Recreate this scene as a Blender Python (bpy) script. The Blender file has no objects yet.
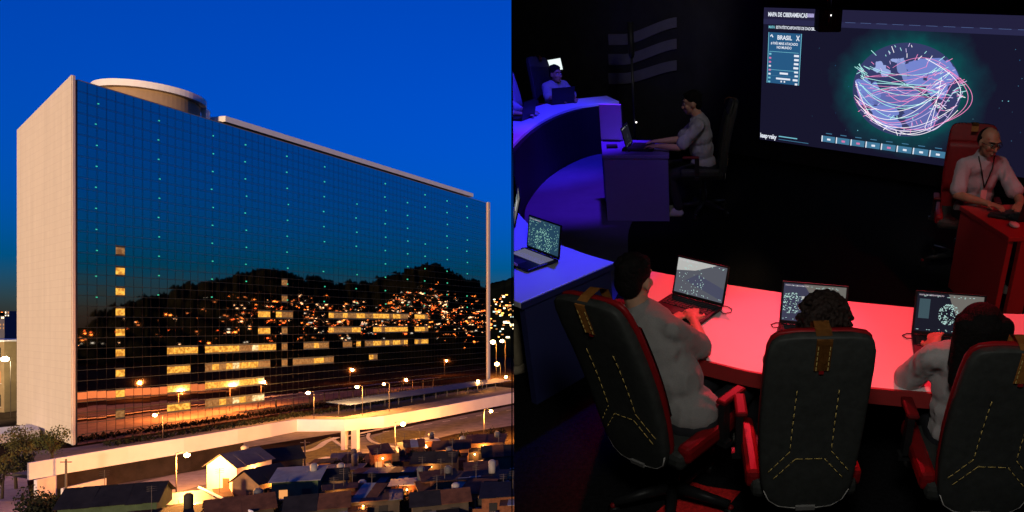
import bpy, bmesh, math, random
import numpy as np
from mathutils import Vector, Matrix, Euler
random.seed(11)
sc = bpy.context.scene
COL = sc.collection
R = math.radians

# ---------------------------------------------------------------- camera, sky, sun, exposure
HC, FP, PX, PY = 20.0, 700.0, 705.0, 324.0      # camera height over the street; focal length and principal point in pixels
cd = bpy.data.cameras.new('camera'); cam = bpy.data.objects.new('camera', cd); COL.objects.link(cam)
cam.location = (0, 0, HC); cam.rotation_euler = (R(90), 0, 0)
cd.sensor_width = 36; cd.lens = FP / 1024 * 36
cd.shift_x = (512 - PX) / 1024; cd.shift_y = (PY - 256) / 1024
cd.clip_start = 0.05; cd.clip_end = 9000
sc.camera = cam
EXPO = 1.74
KE = 0.93 * 2 ** -EXPO                                  # lamps and screens are given for exposure 0
SUN_AZ, SUN_EL = R(183), R(2.0)                  # low afterglow from behind the viewer
world = bpy.data.worlds.new('World'); sc.world = world; world.use_nodes = True
wn = world.node_tree; bg = wn.nodes['Background']
sky = wn.nodes.new('ShaderNodeTexSky'); sky.sky_type = 'NISHITA'; sky.sun_disc = False
sky.sun_elevation = SUN_EL; sky.sun_rotation = SUN_AZ
sky.ozone_density = 9.6; sky.air_density = 1.2; sky.dust_density = 1.0; sky.altitude = 800
wn.links.new(sky.outputs[0], bg.inputs[0]); bg.inputs[1].default_value = 0.15
sd = bpy.data.lights.new('sun', 'SUN'); sd.energy = 1.25; sd.angle = R(4); sd.color = (1.0, 0.66, 0.36)
sun = bpy.data.objects.new('sun', sd); COL.objects.link(sun)
sdir = Vector((math.sin(SUN_AZ) * math.cos(SUN_EL), math.cos(SUN_AZ) * math.cos(SUN_EL), math.sin(SUN_EL)))
sun.rotation_euler = sdir.to_track_quat('Z', 'Y').to_euler()
sc.view_settings.view_transform = 'Standard'; sc.view_settings.look = 'None'
sc.view_settings.gamma = 1; sc.view_settings.exposure = EXPO
sc.render.engine = 'CYCLES'
sc.cycles.use_denoising = True
sc.cycles.max_bounces = 6; sc.cycles.glossy_bounces = 3; sc.cycles.diffuse_bounces = 3
sc.cycles.caustics_reflective = False; sc.cycles.caustics_refractive = False
sc.cycles.sample_clamp_indirect = 4

# the control room stands on its own sloped frame next to the viewer
PHI = math.atan(353 / 700); HR = 2.5
RM = Matrix.Translation((0, 0, HC)) @ Matrix.Rotation(PHI, 4, 'X') @ Matrix.Translation((0, 0, -HR))
ROOM = []
cP, sP = math.cos(PHI), math.sin(PHI)

# ---------------------------------------------------------------- helpers
def CG(u, v, z=0.0):
    D = FP * (HC - z) / (v - PY); return Vector(((u - PX) / FP * D, D, z))
def CD(u, v, D):
    return Vector(((u - PX) / FP * D, D, HC - (v - PY) / FP * D))
def rdir(u, v):
    a, b = (u - PX) / FP, (PY - v) / FP
    return Vector((a, cP + sP * b, -sP + cP * b))
def RP(u, v, z):
    d = rdir(u, v); t = (z - HR) / d.z; return Vector((d.x * t, d.y * t, z))
def RF(u, v, F):
    d = rdir(u, v); t = F / d.y; return Vector((d.x * t, F, HR + d.z * t))

MATS = {}
def mat(name, col, rough=0.6, metal=0.0, emit=None, es=0.0, var=0.0, scale=8.0, bump=0.0, spec=0.2, sheen=0.0, coat=0.0):
    if name in MATS: return MATS[name]
    m = bpy.data.materials.new(name); m.use_nodes = True; nt = m.node_tree; p = nt.nodes['Principled BSDF']
    c = tuple(col) + (1,)
    p.inputs['Base Color'].default_value = c; p.inputs['Roughness'].default_value = rough
    p.inputs['Metallic'].default_value = metal; p.inputs['Specular IOR Level'].default_value = spec
    p.inputs['Sheen Weight'].default_value = sheen; p.inputs['Coat Weight'].default_value = coat
    if emit:
        p.inputs['Emission Color'].default_value = tuple(emit) + (1,); p.inputs['Emission Strength'].default_value = es * KE
    if var or bump:
        tc = nt.nodes.new('ShaderNodeTexCoord'); no = nt.nodes.new('ShaderNodeTexNoise')
        no.inputs['Scale'].default_value = scale; no.inputs['Detail'].default_value = 6; no.inputs['Roughness'].default_value = 0.65
        nt.links.new(tc.outputs['Object'], no.inputs['Vector'])
        if var:
            rp = nt.nodes.new('ShaderNodeValToRGB'); e = rp.color_ramp.elements
            e[0].position, e[1].position = 0.3, 0.72
            e[0].color = tuple(x * (1 - var) for x in col) + (1,); e[1].color = tuple(min(1, x * (1 + var)) for x in col) + (1,)
            nt.links.new(no.outputs['Fac'], rp.inputs[0]); nt.links.new(rp.outputs[0], p.inputs['Base Color'])
        if bump:
            b = nt.nodes.new('ShaderNodeBump'); b.inputs['Strength'].default_value = bump; b.inputs['Distance'].default_value = 0.02
            nt.links.new(no.outputs['Fac'], b.inputs['Height']); nt.links.new(b.outputs[0], p.inputs['Normal'])
    MATS[name] = m
    return m

class MB:
    def __init__(s): s.v = []; s.f = []; s.sm = []
    def add(s, vs, fs, smooth=False):
        b = len(s.v); s.v += [Vector(x) for x in vs]; s.f += [[i + b for i in f] for f in fs]; s.sm += [smooth] * len(fs); return s
    def box(s, c, d, rot=None):
        c = Vector(c); h = Vector(d) / 2
        vs = [Vector((x * h.x, y * h.y, z * h.z)) for x in (-1, 1) for y in (-1, 1) for z in (-1, 1)]
        if rot is not None: vs = [rot @ v for v in vs]
        return s.add([c + v for v in vs], [(0, 1, 3, 2), (4, 6, 7, 5), (0, 4, 5, 1), (2, 3, 7, 6), (0, 2, 6, 4), (1, 5, 7, 3)])
    def prism(s, poly, z0, z1):
        n = len(poly); a = sum(poly[i][0] * poly[(i + 1) % n][1] - poly[(i + 1) % n][0] * poly[i][1] for i in range(n))
        if a < 0: poly = poly[::-1]
        vs = [(p[0], p[1], z0) for p in poly] + [(p[0], p[1], z1) for p in poly]
        fs = [tuple(range(n))[::-1], tuple(range(n, 2 * n))] + [(i, (i + 1) % n, n + (i + 1) % n, n + i) for i in range(n)]
        return s.add(vs, fs)
    def tube(s, pts, rs, n=8, smooth=True):
        pts = [Vector(p) for p in pts]
        if not hasattr(rs, '__len__'): rs = [rs] * len(pts)
        vs, fs = [], []; up = None
        for i, p in enumerate(pts):
            t = (pts[min(i + 1, len(pts) - 1)] - pts[max(i - 1, 0)]).normalized()
            if up is None: up = Vector((0, 0, 1)) if abs(t.z) < .9 else Vector((1, 0, 0))
            x = t.cross(up).normalized(); y = x.cross(t).normalized(); up = y
            for k in range(n):
                a = 2 * math.pi * k / n; vs.append(p + (x * math.cos(a) + y * math.sin(a)) * rs[i])
        for i in range(len(pts) - 1):
            for k in range(n):
                a, b = i * n + k, i * n + (k + 1) % n; fs.append((a, b, b + n, a + n))
        m = len(vs); s.add(vs, fs, smooth); b = len(s.v) - m
        s.f.append([b + k for k in range(n)][::-1]); s.f.append([b + m - n + k for k in range(n)]); s.sm += [False, False]
        return s
    def ell(s, c, r, rot=None, nu=14, nv=10):
        c = Vector(c); vs = []; fs = []
        for j in range(nv + 1):
            t = math.pi * j / nv
            for i in range(nu):
                a = 2 * math.pi * i / nu
                v = Vector((r[0] * math.sin(t) * math.cos(a), r[1] * math.sin(t) * math.sin(a), r[2] * math.cos(t)))
                vs.append(c + (rot @ v if rot is not None else v))
        for j in range(nv):
            for i in range(nu):
                a, b = j * nu + i, j * nu + (i + 1) % nu
                if j == 0: fs.append((a, a + nu, b + nu))
                elif j == nv - 1: fs.append((a, a + nu, b))
                else: fs.append((a, a + nu, b + nu, b))
        return s.add(vs, fs, True)
    def cap(s, p0, p1, r0, r1, n=12):
        p0, p1 = Vector(p0), Vector(p1); s.ell(p0, (r0,) * 3, None, n, 8); s.ell(p1, (r1,) * 3, None, n, 8)
        s.tube([p0, p1], [r0, r1], n); return s
    def mesh(s, name):
        me = bpy.data.meshes.new(name); me.from_pydata([tuple(v) for v in s.v], [], s.f)
        me.polygons.foreach_set('use_smooth', s.sm); me.update(); return me
    def build(s, name, m, parent=None, bevel=0.0, clip=None, loc=None, rot=None):
        me = s.mesh(name); return link(name, me, m, parent, bevel, loc, rot)

def link(name, me, m, parent=None, bevel=0.0, loc=None, rot=None):
    o = bpy.data.objects.new(name, me); COL.objects.link(o)
    if m is not None and not me.materials: me.materials.append(m)
    if parent is not None: o.parent = parent
    if loc is not None: o.location = loc
    if rot is not None: o.rotation_euler = rot
    if bevel:
        b = o.modifiers.new('bevel', 'BEVEL'); b.width = bevel; b.segments = 2; b.limit_method = 'ANGLE'; b.angle_limit = R(40)
    return o
def tag(o, label=None, cat=None, group=None, kind=None, room=False):
    if label: o['label'] = label
    if cat: o['category'] = cat
    if group: o['group'] = group
    if kind: o['kind'] = kind
    if room: ROOM.append(o)
    return o
def empty(name, loc=(0, 0, 0), rz=0.0):
    o = bpy.data.objects.new(name, None); COL.objects.link(o); o.location = loc; o.rotation_euler = (0, 0, rz); o.empty_display_size = .2
    return o
def copy_tree(o, parent=None):
    c = o.copy(); COL.objects.link(c); c.parent = parent
    for ch in list(o.children): copy_tree(ch, c)
    return c
def lamp(name, loc, energy, col, kind='POINT', size=0.1, aim=None, angle=90, blend=0.6, parent=None, room=False):
    l = bpy.data.lights.new(name, kind); l.energy = energy * KE; l.color = col
    if kind == 'AREA': l.size = size
    else: l.shadow_soft_size = size
    if kind == 'SPOT': l.spot_size = R(angle); l.spot_blend = blend
    o = bpy.data.objects.new(name, l); COL.objects.link(o); o.location = loc
    if aim is not None: o.rotation_euler = (Vector(loc) - Vector(aim)).to_track_quat('Z', 'Y').to_euler()
    if parent is not None: o.parent = parent
    if room: ROOM.append(o)
    return o

# ================================================================ THE CITY
def sheet(name, pts, z, m, kind='structure'):
    mb = MB(); n = len(pts); mb.add([(p[0], p[1], z) for p in pts], [tuple(range(n))])
    me = mb.mesh(name); bm = bmesh.new(); bm.from_mesh(me); bmesh.ops.recalc_face_normals(bm, faces=bm.faces)
    for f in bm.faces:
        if f.normal.z < 0: f.normal_flip()
    bmesh.ops.triangulate(bm, faces=bm.faces); bm.to_mesh(me); bm.free()
    return tag(link(name, me, m), kind=kind)

m_ground = mat('earth', (0.030, 0.020, 0.012), 1.0, spec=0.0, var=0.6, scale=0.15)
m_asphalt = mat('asphalt', (0.17, 0.145, 0.13), 0.95, spec=.05, var=0.35, scale=0.5)
m_pave = mat('pavement', (0.40, 0.33, 0.28), 0.85, var=0.25, scale=0.8)
m_kerb = mat('kerb_concrete', (0.48, 0.44, 0.40), 0.8, var=0.15, scale=1.5)
m_grass = mat('dry_grass', (0.11, 0.085, 0.025), 0.95, var=0.6, scale=0.9)
m_conc = mat('viaduct_concrete', (0.66, 0.62, 0.61), 0.75, var=0.06, scale=0.35)
m_concd = mat('dark_concrete', (0.16, 0.14, 0.13), 0.85, var=0.3, scale=0.6)

sheet('ground', [(-4000, -300), (4000, -300), (4000, 7000), (-4000, 7000)], 0.0, m_ground)
def px(pts, z=0.0): return [CG(u, v, z) for u, v in pts]
sheet('street', px([(60, 502), (120, 483), (200, 466), (300, 447), (345, 441), (420, 424), (530, 402), (530, 423), (455, 434), (400, 448), (350, 466), (300, 478), (225, 489), (140, 509), (60, 530)]), 0.02, m_asphalt)
sheet('forecourt', px([(20, 452), (70, 448), (491, 386), (520, 389), (520, 399), (345, 432), (200, 455), (20, 482)]), 0.012, m_asphalt)
sheet('pavement', px([(100, 492), (200, 468.5), (230, 465), (233, 478), (200, 486), (150, 500), (90, 515)]), 0.03, m_pave)
sheet('grass_verge', px([(270, 460), (330, 437), (350, 446), (352, 452), (338, 458), (300, 464)]), 0.034, m_grass)
sheet('grass_island', px([(372, 438), (392, 430), (426, 431), (424, 437), (400, 443), (380, 443)]), 0.036, m_grass)
sheet('plaza', px([(-80, 470), (24, 460), (30, 500), (60, 530), (-80, 560)]), 0.03, m_pave)

def ribbon(name, pts, w, h, m, z=0.0, label=None, cat=None, kind='structure', parent=None, closed=False):
    P = [Vector((p[0], p[1], 0)) for p in pts]; mb = MB(); L = []; n = len(P)
    for i in range(n):
        t = (P[(i + 1) % n if closed else min(i + 1, n - 1)] - P[(i - 1) % n if closed else max(i - 1, 0)]).normalized(); nr = Vector((-t.y, t.x, 0)) * w / 2
        L.append((P[i] + nr, P[i] - nr))
    for i in range(n if closed else n - 1):
        a, b = L[i]; c, d = L[(i + 1) % n]
        vs = [a, b, d, c]; lo = [Vector((v.x, v.y, z)) for v in vs]; hi = [Vector((v.x, v.y, z + h)) for v in vs]
        mb.add(lo + hi, [(4, 5, 6, 7), (0, 4, 7, 3), (1, 2, 6, 5)] + ([(0, 1, 5, 4)] if i == 0 and not closed else []) + ([(3, 7, 6, 2)] if i == n - 2 and not closed else []))
    o = mb.build(name, m, parent)
    return tag(o, label, cat, kind=kind)
def smooth(pts, k=6):
    out = []; n = len(pts)
    for i in range(n - 1):
        p0, p1, p2, p3 = (Vector(pts[max(i - 1, 0)]), Vector(pts[i]), Vector(pts[i + 1]), Vector(pts[min(i + 2, n - 1)]))
        for j in range(k):
            t = j / k; out.append(.5 * ((2 * p1) + (p2 - p0) * t + (2 * p0 - 5 * p1 + 4 * p2 - p3) * t * t + (-p0 + 3 * p1 - 3 * p2 + p3) * t ** 3))
    return out + [Vector(pts[-1])]
ribbon('footpath', smooth(px([(268, 455), (290, 453), (308, 451), (318, 447.5), (326, 442), (337, 437.5)])), 1.1, 0.06, m_kerb, 0.0)
ribbon('kerb', smooth(px([(334, 441), (343, 447), (352, 448), (358, 451), (352, 457), (341, 462)])), 0.5, 0.14, m_kerb, 0.0)
ribbon('kerb', smooth(px([(369, 434), (368, 438), (373, 442.5), (388, 446.5), (402, 447)])), 0.5, 0.14, m_kerb, 0.0)
ribbon('kerb', smooth(px([(395, 447), (402, 455), (420, 459), (440, 460)])), 0.45, 0.14, m_kerb, 0.0)
ribbon('kerb', px([(345, 437), (420, 421), (530, 399.5)]), 0.6, 0.14, m_kerb, 0.0)
m_paint = mat('road_paint', (0.75, 0.72, 0.66), 0.7, var=0.2, scale=2)
for k in range(9):
    a, b = CG(360, 436), CG(520, 408.5); p = a.lerp(b, k / 9); q = a.lerp(b, (k + .45) / 9)
    ribbon('road_marking', [p, q], 0.22, 0.004, m_paint, 0.024)
lw = ribbon('low_wall', px([(62, 497), (130, 480), (200, 464.5)]), 0.3, 1.0, m_conc, 0.0, 'low pinkish concrete wall beside the street at left', 'wall', kind='thing')

# ---------------------------------------------------------------- office tower
TA = Vector((-103.2, 114.0, 0)); TB = Vector((-71.9, 233.0, 0)); TH = 60.0
TD = (TB - TA).normalized(); TL = (TB - TA).length; TN = Vector((TD.y, -TD.x, 0))      # facade direction, outward normal
TC = Vector((-133.7, 136.0, 0)); ED = (TC - TA).normalized(); EN = Vector((ED.y, -ED.x, 0))
if EN.dot(Vector((0, -1, 0))) < 0: EN = -EN
tower = empty('office_tower', TA)
tag(tower, 'long glass office tower with pale end wall and curved rooftop drum', 'building')
def loc(p): return Vector(p) - TA
def T(s, n, z): return TD * s + TN * n + Vector((0, 0, z))       # tower coordinates: along facade, outwards, up

# end wall with cladding joints
def cladding():
    m = bpy.data.materials.new('cladding'); m.use_nodes = True; nt = m.node_tree; p = nt.nodes['Principled BSDF']
    uv = nt.nodes.new('ShaderNodeUVMap'); br = nt.nodes.new('ShaderNodeTexBrick')
    br.offset = 0.0; br.inputs['Scale'].default_value = 1.0
    br.inputs['Brick Width'].default_value = 1.9; br.inputs['Row Height'].default_value = 1.25; br.inputs['Mortar Size'].default_value = 0.045
    br.inputs['Mortar Smooth'].default_value = 0.4
    br.inputs['Color1'].default_value = (0.76, 0.67, 0.50, 1); br.inputs['Color2'].default_value = (0.735, 0.645, 0.48, 1); br.inputs['Mortar'].default_value = (0.67, 0.58, 0.43, 1)
    nt.links.new(uv.outputs[0], br.inputs['Vector']); sn = nt.nodes.new('ShaderNodeTexNoise'); sn.inputs['Scale'].default_value = 1.0; sn.inputs['Detail'].default_value = 5; mp = nt.nodes.new('ShaderNodeMapping'); mp.inputs['Scale'].default_value = (.45, .03, 1)
    nt.links.new(uv.outputs[0], mp.inputs[0]); nt.links.new(mp.outputs[0], sn.inputs['Vector']); mr = nt.nodes.new('ShaderNodeMapRange'); mr.inputs[1].default_value = .3; mr.inputs[2].default_value = .7; mr.inputs[3].default_value = .94; mr.inputs[4].default_value = 1.04; nt.links.new(sn.outputs['Fac'], mr.inputs[0])
    mx = nt.nodes.new('ShaderNodeVectorMath'); mx.operation = 'SCALE'; nt.links.new(br.outputs[0], mx.inputs[0]); nt.links.new(mr.outputs[0], mx.inputs['Scale']); nt.links.new(mx.outputs[0], p.inputs['Base Color'])
    p.inputs['Roughness'].default_value = 0.7
    b = nt.nodes.new('ShaderNodeBump'); b.inputs['Strength'].default_value = 0.3; b.inputs['Distance'].default_value = 0.02; b.invert = True
    nt.links.new(br.outputs['Fac'], b.inputs['Height']); nt.links.new(b.outputs[0], p.inputs['Normal'])
    return m
m_clad = cladding()
EL = (TC - TA).length
def slab_poly(pts4, z0, z1):  # vertical-sided block over a quad footprint
    return MB().prism([(p.x, p.y) for p in pts4], z0, z1)
back = TD * (TL - 1.2)
ewall = slab_poly([loc(TA) + TD * 0.5 - TN * 0.6 * 0, loc(TC) + TD * 0.5, loc(TC), loc(TA)], 0.4, TH + 0.6)
ewall.v = [Vector((v.x, v.y, v.z - 2.9 if v.z > 50 and (v - loc(TC)).xy.length < 2 else v.z)) for v in ewall.v]
me = ewall.mesh('end_wall'); uvl = me.uv_layers.new(name='UVMap')
for lp in me.loops:
    v = me.vertices[lp.vertex_index].co; uvl.data[lp.index].uv = (v.dot(ED), v.z)
o = link('end_wall', me, m_clad, tower); o['label'] = 'pale beige clad end wall'
m_dark = mat('dark_void', (0.012, 0.012, 0.014), 0.8)
core = slab_poly([loc(TA) + TD * 0.52 - TN * 0.25, loc(TA) + back - TN * 0.25, loc(TC) + back, loc(TC) + TD * 0.52 + TN * .3], 0.5, TH - 3.6)
core.build('core', m_dark, tower)
slab_poly([T(.55, -.2, 0), T(TL - 1.3, -.2, 0), T(TL - 1.3, -.02, 0), T(.55, -.02, 0)], .4, TH).build('curtain_wall_frame', mat('mullion', (.035, .045, .06), .5), tower)
slab_poly([loc(TA) + TD * (TL - 1.15) + TN * 0.45, loc(TA) + TD * TL + TN * 0.45, loc(TC) + TD * TL, loc(TC) + TD * (TL - 1.15)], 0, TH + 0.4).build('far_end_wall', mat('pale_fin', (0.5, 0.47, 0.45), 0.7, var=.1), tower)
# corner fin and parapet
MB().box(T(0.32, 0.0, TH / 2 + 0.4), (0.36, 0.3, TH + 0.3), Matrix.Rotation(math.atan2(TD.y, TD.x), 3, 'Z')).build('corner_fin', mat('pale_fin', (0.5, 0.47, 0.45)), tower)
MB().box(T(TL / 2, -0.2, TH + 0.05), (TL - 2, 0.5, 0.2), Matrix.Rotation(math.atan2(TD.y, TD.x), 3, 'Z')).build('parapet', mat('parapet_metal', (0.12, 0.13, 0.15), 0.5), tower)

# glass panes
def glass(name, base, rough):
    m = bpy.data.materials.new(name); m.use_nodes = True; p = m.node_tree.nodes['Principled BSDF']
    p.inputs['Base Color'].default_value = base + (1,); p.inputs['Metallic'].default_value = 1.0; p.inputs['Roughness'].default_value = rough
    return m
m_glass = glass('mirror_glass', (0.98, 0.62, 0.50), 0.02)
def litmat(name, c, s):
    m = bpy.data.materials.new(name); m.use_nodes = True; nt = m.node_tree; p = nt.nodes['Principled BSDF']
    p.inputs['Base Color'].default_value = (.05, .04, .03, 1); p.inputs['Roughness'].default_value = 0.1
    tc = nt.nodes.new('ShaderNodeTexCoord'); oi = nt.nodes.new('ShaderNodeObjectInfo'); ad = nt.nodes.new('ShaderNodeVectorMath'); ad.operation = 'ADD'
    no = nt.nodes.new('ShaderNodeTexNoise'); no.inputs['Scale'].default_value = 2.2; rp = nt.nodes.new('ShaderNodeValToRGB')
    rp.color_ramp.elements[0].position = .38; rp.color_ramp.elements[1].position = .62
    rp.color_ramp.elements[0].color = (c[0] * .45, c[1] * .33, c[2] * .2, 1); rp.color_ramp.elements[1].color = tuple(c) + (1,)
    nt.links.new(tc.outputs['Object'], ad.inputs[0]); nt.links.new(oi.outputs['Location'], ad.inputs[1]); nt.links.new(ad.outputs[0], no.inputs['Vector'])
    nt.links.new(no.outputs['Fac'], rp.inputs[0]); nt.links.new(rp.outputs[0], p.inputs['Emission Color']); p.inputs['Emission Strength'].default_value = s * KE
    m.cycles.emission_sampling = 'NONE'
    return m
m_lit = litmat('lit_window_glow', (1.0, 0.50, 0.065), 1.35); m_litd = litmat('dim_window_glow', (1.0, 0.50, 0.16), 0.36); m_litw = litmat('white_window_glow', (1.0, 0.80, 0.40), 1.3)
NC, NR = 82, 34; CW = (TL - 1.6) / NC; RH = TH / NR
def pane_mesh(w, h, name):
    return MB().box((0, 0, 0), (w, 0.06, h)).mesh(name)
pm = pane_mesh(CW - 0.08, RH - 0.085, 'glass_pane'); pm.materials.append(m_glass)
plit = pane_mesh(CW - 0.05, RH * .66, 'lit_window'); plit.materials.append(m_lit)
plitd = pane_mesh(CW - 0.05, RH * .66, 'lit_window'); plitd.materials.append(m_litd)
plitw = pane_mesh(CW - 0.05, RH * .66, 'lit_window'); plitw.materials.append(m_litw)
ang = math.atan2(TD.y, TD.x)
def col_of(u):   # facade column seen at picture column u
    k = (u - PX) / FP; s = (k * TA.y - TA.x) / (TD.x - k * TD.y); return s / CW - 0.5
def row_of(u, v):
    s = (col_of(u) + .5) * CW; D = TA.y + s * TD.y; return (HC - (v - PY) / FP * D) / RH - 0.5
lit = {}
def lit_run(u0, u1, v, kinds):
    c0, c1 = round(col_of(u0)), round(col_of(u1)); r = round(row_of((u0 + u1) / 2, v)); r -= r % 2
    for c in range(c0, c1 + 1):
        k = kinds(c - c0, c1 - c0)
        if k: lit[(c, r)] = k
base_row = round(row_of(210, 351)); base_row += base_row % 2
c0, c1, cg = round(col_of(168)), round(col_of(258)), round(col_of(201))
for j in range(4):
    for c in range(c0, c1 + 1):
        if c in (cg, cg - 1) and j > 0 or c == cg: continue
        k = 1
        if random.random() < .16 and c > cg: k = 2
        if c > cg + 4 and random.random() < .3: k = 3
        if j == 3 and random.random() < .35: k = 2
        lit[(c, base_row - 2 * j)] = k
cs = round(col_of(117))
for r in range(2, 17, 2): lit[(cs, r)] = 1
lit[(cs, 2)] = 2
for r in range(18, NR - 1, 2): lit[(cs, r)] = 2 if r < 20 else 0
ca = round(col_of(284))
for r in range(6, 17, 2): lit[(ca, r)] = 2
ca = round(col_of(354))
for r in range(8, 13, 2):
    for c in (ca, ca + 4, ca + 5, ca + 6): lit[(c, r)] = 1 if c != ca + 6 else 2
c0, c1 = round(col_of(381)), round(col_of(429))
for r in (8, 10, 12):
    for c in range(c0, c1):
        if (c - c0) in (7, 8): continue
        lit[(c, r)] = 1 if random.random() < .75 else 2
c0 = round(col_of(256))
for r in (8, 10, 12, 6):
    for c in (c0, c0 + 1): lit[(c, r)] = 2 if r == 6 else 1
c0, c1 = round(col_of(262)), round(col_of(378))
for r in (6, 8, 10, 12):
    run = 0
    for c in range(c0, c1):
        if run <= 0: run = random.choice((2, 3, 5)); on = random.random() < .4
        run -= 1
        if on and (c, r) not in lit: lit[(c, r)] = random.choice((2, 2, 1))
lit = {k: v for k, v in lit.items() if v}
cnt = 0; rest = MB()
budget = 300 - len(lit)
for c in range(NC):
    for r in range(NR):
        p = T(0.8 + (c + .5) * CW, 0.05, (r + .5) * RH + 0.02)
        k = lit.get((c, r))
        if k:
            link('lit_window', {1: plit, 2: plitd, 3: plitw}[k], None, tower, loc=p, rot=(0, 0, ang))
        elif cnt < budget:
            cnt += 1
            link('glass_pane', pm, None, tower, loc=p, rot=(random.gauss(0, .0011), 0, ang + random.gauss(0, .0011)))
        else:
            rest.box(p, (CW - 0.08, 0.06, RH - 0.085), Euler((random.gauss(0, .0011), 0, ang + random.gauss(0, .0011))).to_matrix())
o = rest.build('glass_panes_beyond', m_glass, tower); o['kind'] = 'stuff'
# green lamps on the glass line
m_green = mat('green_lamp', (0.0, 0.1, 0.06), 0.4, emit=(0.05, 0.60, 0.36), es=1.1); m_green.cycles.emission_sampling = 'NONE'
for u in (95, 160, 212, 247, 288, 325, 354, 384, 409, 426, 447, 468):
    c = round(col_of(u)); s = 0.8 + c * CW
    D = TA.y + s * TD.y; q = 0.15 + (D - 114) * 0.0017
    gm = MB().box((0, 0, 0), (q * 1.25, 0.05, q)).mesh('green_lamp'); gm.materials.append(m_green)
    for f in range(7, 17):
        if random.random() < .12: continue
        z = (2 * f + .9) * RH - 1.0 - (0.8 if u == 95 and f < 9 else 0)
        link('green_lamp', gm, None, tower, loc=T(s + random.uniform(-.2, .2), 0.14, z), rot=(0, 0, ang))
# rooftop drum, its rim and end post
dc = Vector((-111.3, 140.6, 0)) - TA
dr = MB()
def ring(mb, r0, r1, z0, z1, n=64):
    vs = []
    for r, z in ((r0, z0), (r1, z0), (r1, z1), (r0, z1)):
        vs += [(dc.x + r * math.cos(2 * math.pi * k / n), dc.y + r * math.sin(2 * math.pi * k / n), z) for k in range(n)]
    fs = []
    for q in range(4):
        for k in range(n):
            a, b = q * n + k, q * n + (k + 1) % n; c_, d_ = ((q + 1) % 4) * n + (k + 1) % n, ((q + 1) % 4) * n + k; fs.append((a, b, c_, d_))
    return mb.add(vs, fs, False)
m_drum = mat('drum_shaded_render', (0.34, 0.23, 0.14), 0.8, var=.1, scale=.5)  # shade under the rim put into the drum wall's browner colour
m_rim = mat('rim_paint', (0.80, 0.78, 0.75), 0.6, var=.05, scale=.5)
drum = ring(dr, 7.6, 8.1, TH - 0.5, 65.2).build('roof_drum', m_drum, tower)
ring(MB(), 7.4, 9.15, 64.9, 66.15).build('rim', m_rim, drum)
MB().box(dc + Vector((7.0, 5.6, 62.9)), (1.0, 1.2, 3.6)).build('end_post', m_rim, tower)
rz3 = Matrix.Rotation(ang, 3, 'Z')
slab = MB().box(T((33 + 124) / 2, -10, 63.3), (91, 7.0, 1.2), rz3).build('roof_slab', m_rim, tower)
MB().box(T((31 + 122) / 2, -10.2, 61.4), (88, 5.6, 2.6), rz3).build('plant_room', mat('plant_room', (0.05, 0.05, 0.055), 0.8), slab)

# ---------------------------------------------------------------- viaduct
via = empty('white_viaduct', CG(299, 431, 0)); tag(via, 'long white concrete footbridge beam passing before the glass tower', 'viaduct')
V0 = via.location.copy()
tops = [(29, 463, 480, 4.3), (68, 456.5, 473, 4.4), (128, 446.5, 463, 4.6), (184, 438, 453.5, 4.8), (238, 429, 443.5, 5.0), (297, 419.3, 431.5, 5.0), (320, 419.5, 431.5, 5.0), (345, 419.5, 431, 5.0), (384, 416, 427.5, 4.9), (440, 406.5, 417.5, 4.7), (480, 399, 409.5, 4.5), (525, 390.5, 401, 4.3)]
F_, B_ = [], []
for u, vt, vb, z in tops:
    p = CG(u, vt, z); h = (vb - vt) / FP * p.y; F_.append((p - V0, h))
mb = MB(); dk = MB(); n = len(F_)
for i in range(n - 1):
    (p, h), (q, g) = F_[i], F_[i + 1]; t = (q - p); t.z = 0; t.normalize(); b = Vector((-t.y, t.x, 0)) * 0.35; w = Vector((-t.y, t.x, 0)) * 3.4
    z_ = Vector((0, 0, 1))
    mb.add([p, q, q - z_ * g, p - z_ * h, p + b, q + b, q + b - z_ * g, p + b - z_ * h], [(3, 2, 1, 0), (0, 1, 5, 4), (4, 5, 6, 7), (2, 3, 7, 6)])
    dk.add([p + b - z_ * (h - .5), q + b - z_ * (g - .5), q + w - z_ * (g - .5), p + w - z_ * (h - .5), p + b - z_ * (h - .1), q + b - z_ * (g - .1), q + w - z_ * (g - .1), p + w - z_ * (h - .1)], [(0, 1, 2, 3), (7, 6, 5, 4), (3, 2, 6, 7)])
p, h = F_[0]; mb.add([p, p - Vector((0, 0, h)), p + Vector((.5, 3.5, -h)), p + Vector((.5, 3.5, 0))], [(0, 1, 2, 3)])
mb.build('beam', m_conc, via); dk.build('deck', m_concd, via)
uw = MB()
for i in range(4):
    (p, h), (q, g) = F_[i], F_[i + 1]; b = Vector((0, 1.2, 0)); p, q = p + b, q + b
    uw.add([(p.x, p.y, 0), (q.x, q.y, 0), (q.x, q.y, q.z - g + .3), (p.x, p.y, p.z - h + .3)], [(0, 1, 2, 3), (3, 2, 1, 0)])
uw.build('lower_wall', mat('blackish_concrete', (.045, .032, .028), .9, var=.5, scale=.4), via)  # near-black wall beneath the deck, patchy in tone
for u, v, z in ((340, 431, 5.0), (351, 431, 5.0)):
    p = CG(u, 419.5, z) + Vector((0, 1.4, 0)); MB().box((p.x - V0.x, p.y - V0.y, 1.55), (0.9 if u > 345 else .7, 0.9, 3.3)).build('pillar', m_conc, via)
for u, v in ((32, 463),):
    p = CG(u, v, 4.4) + Vector((0.2, 1.4, 0)); MB().box((p.x - V0.x, p.y - V0.y, 1.2), (.35, 2.4, 2.5)).build('pillar', m_conc, via)
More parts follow.
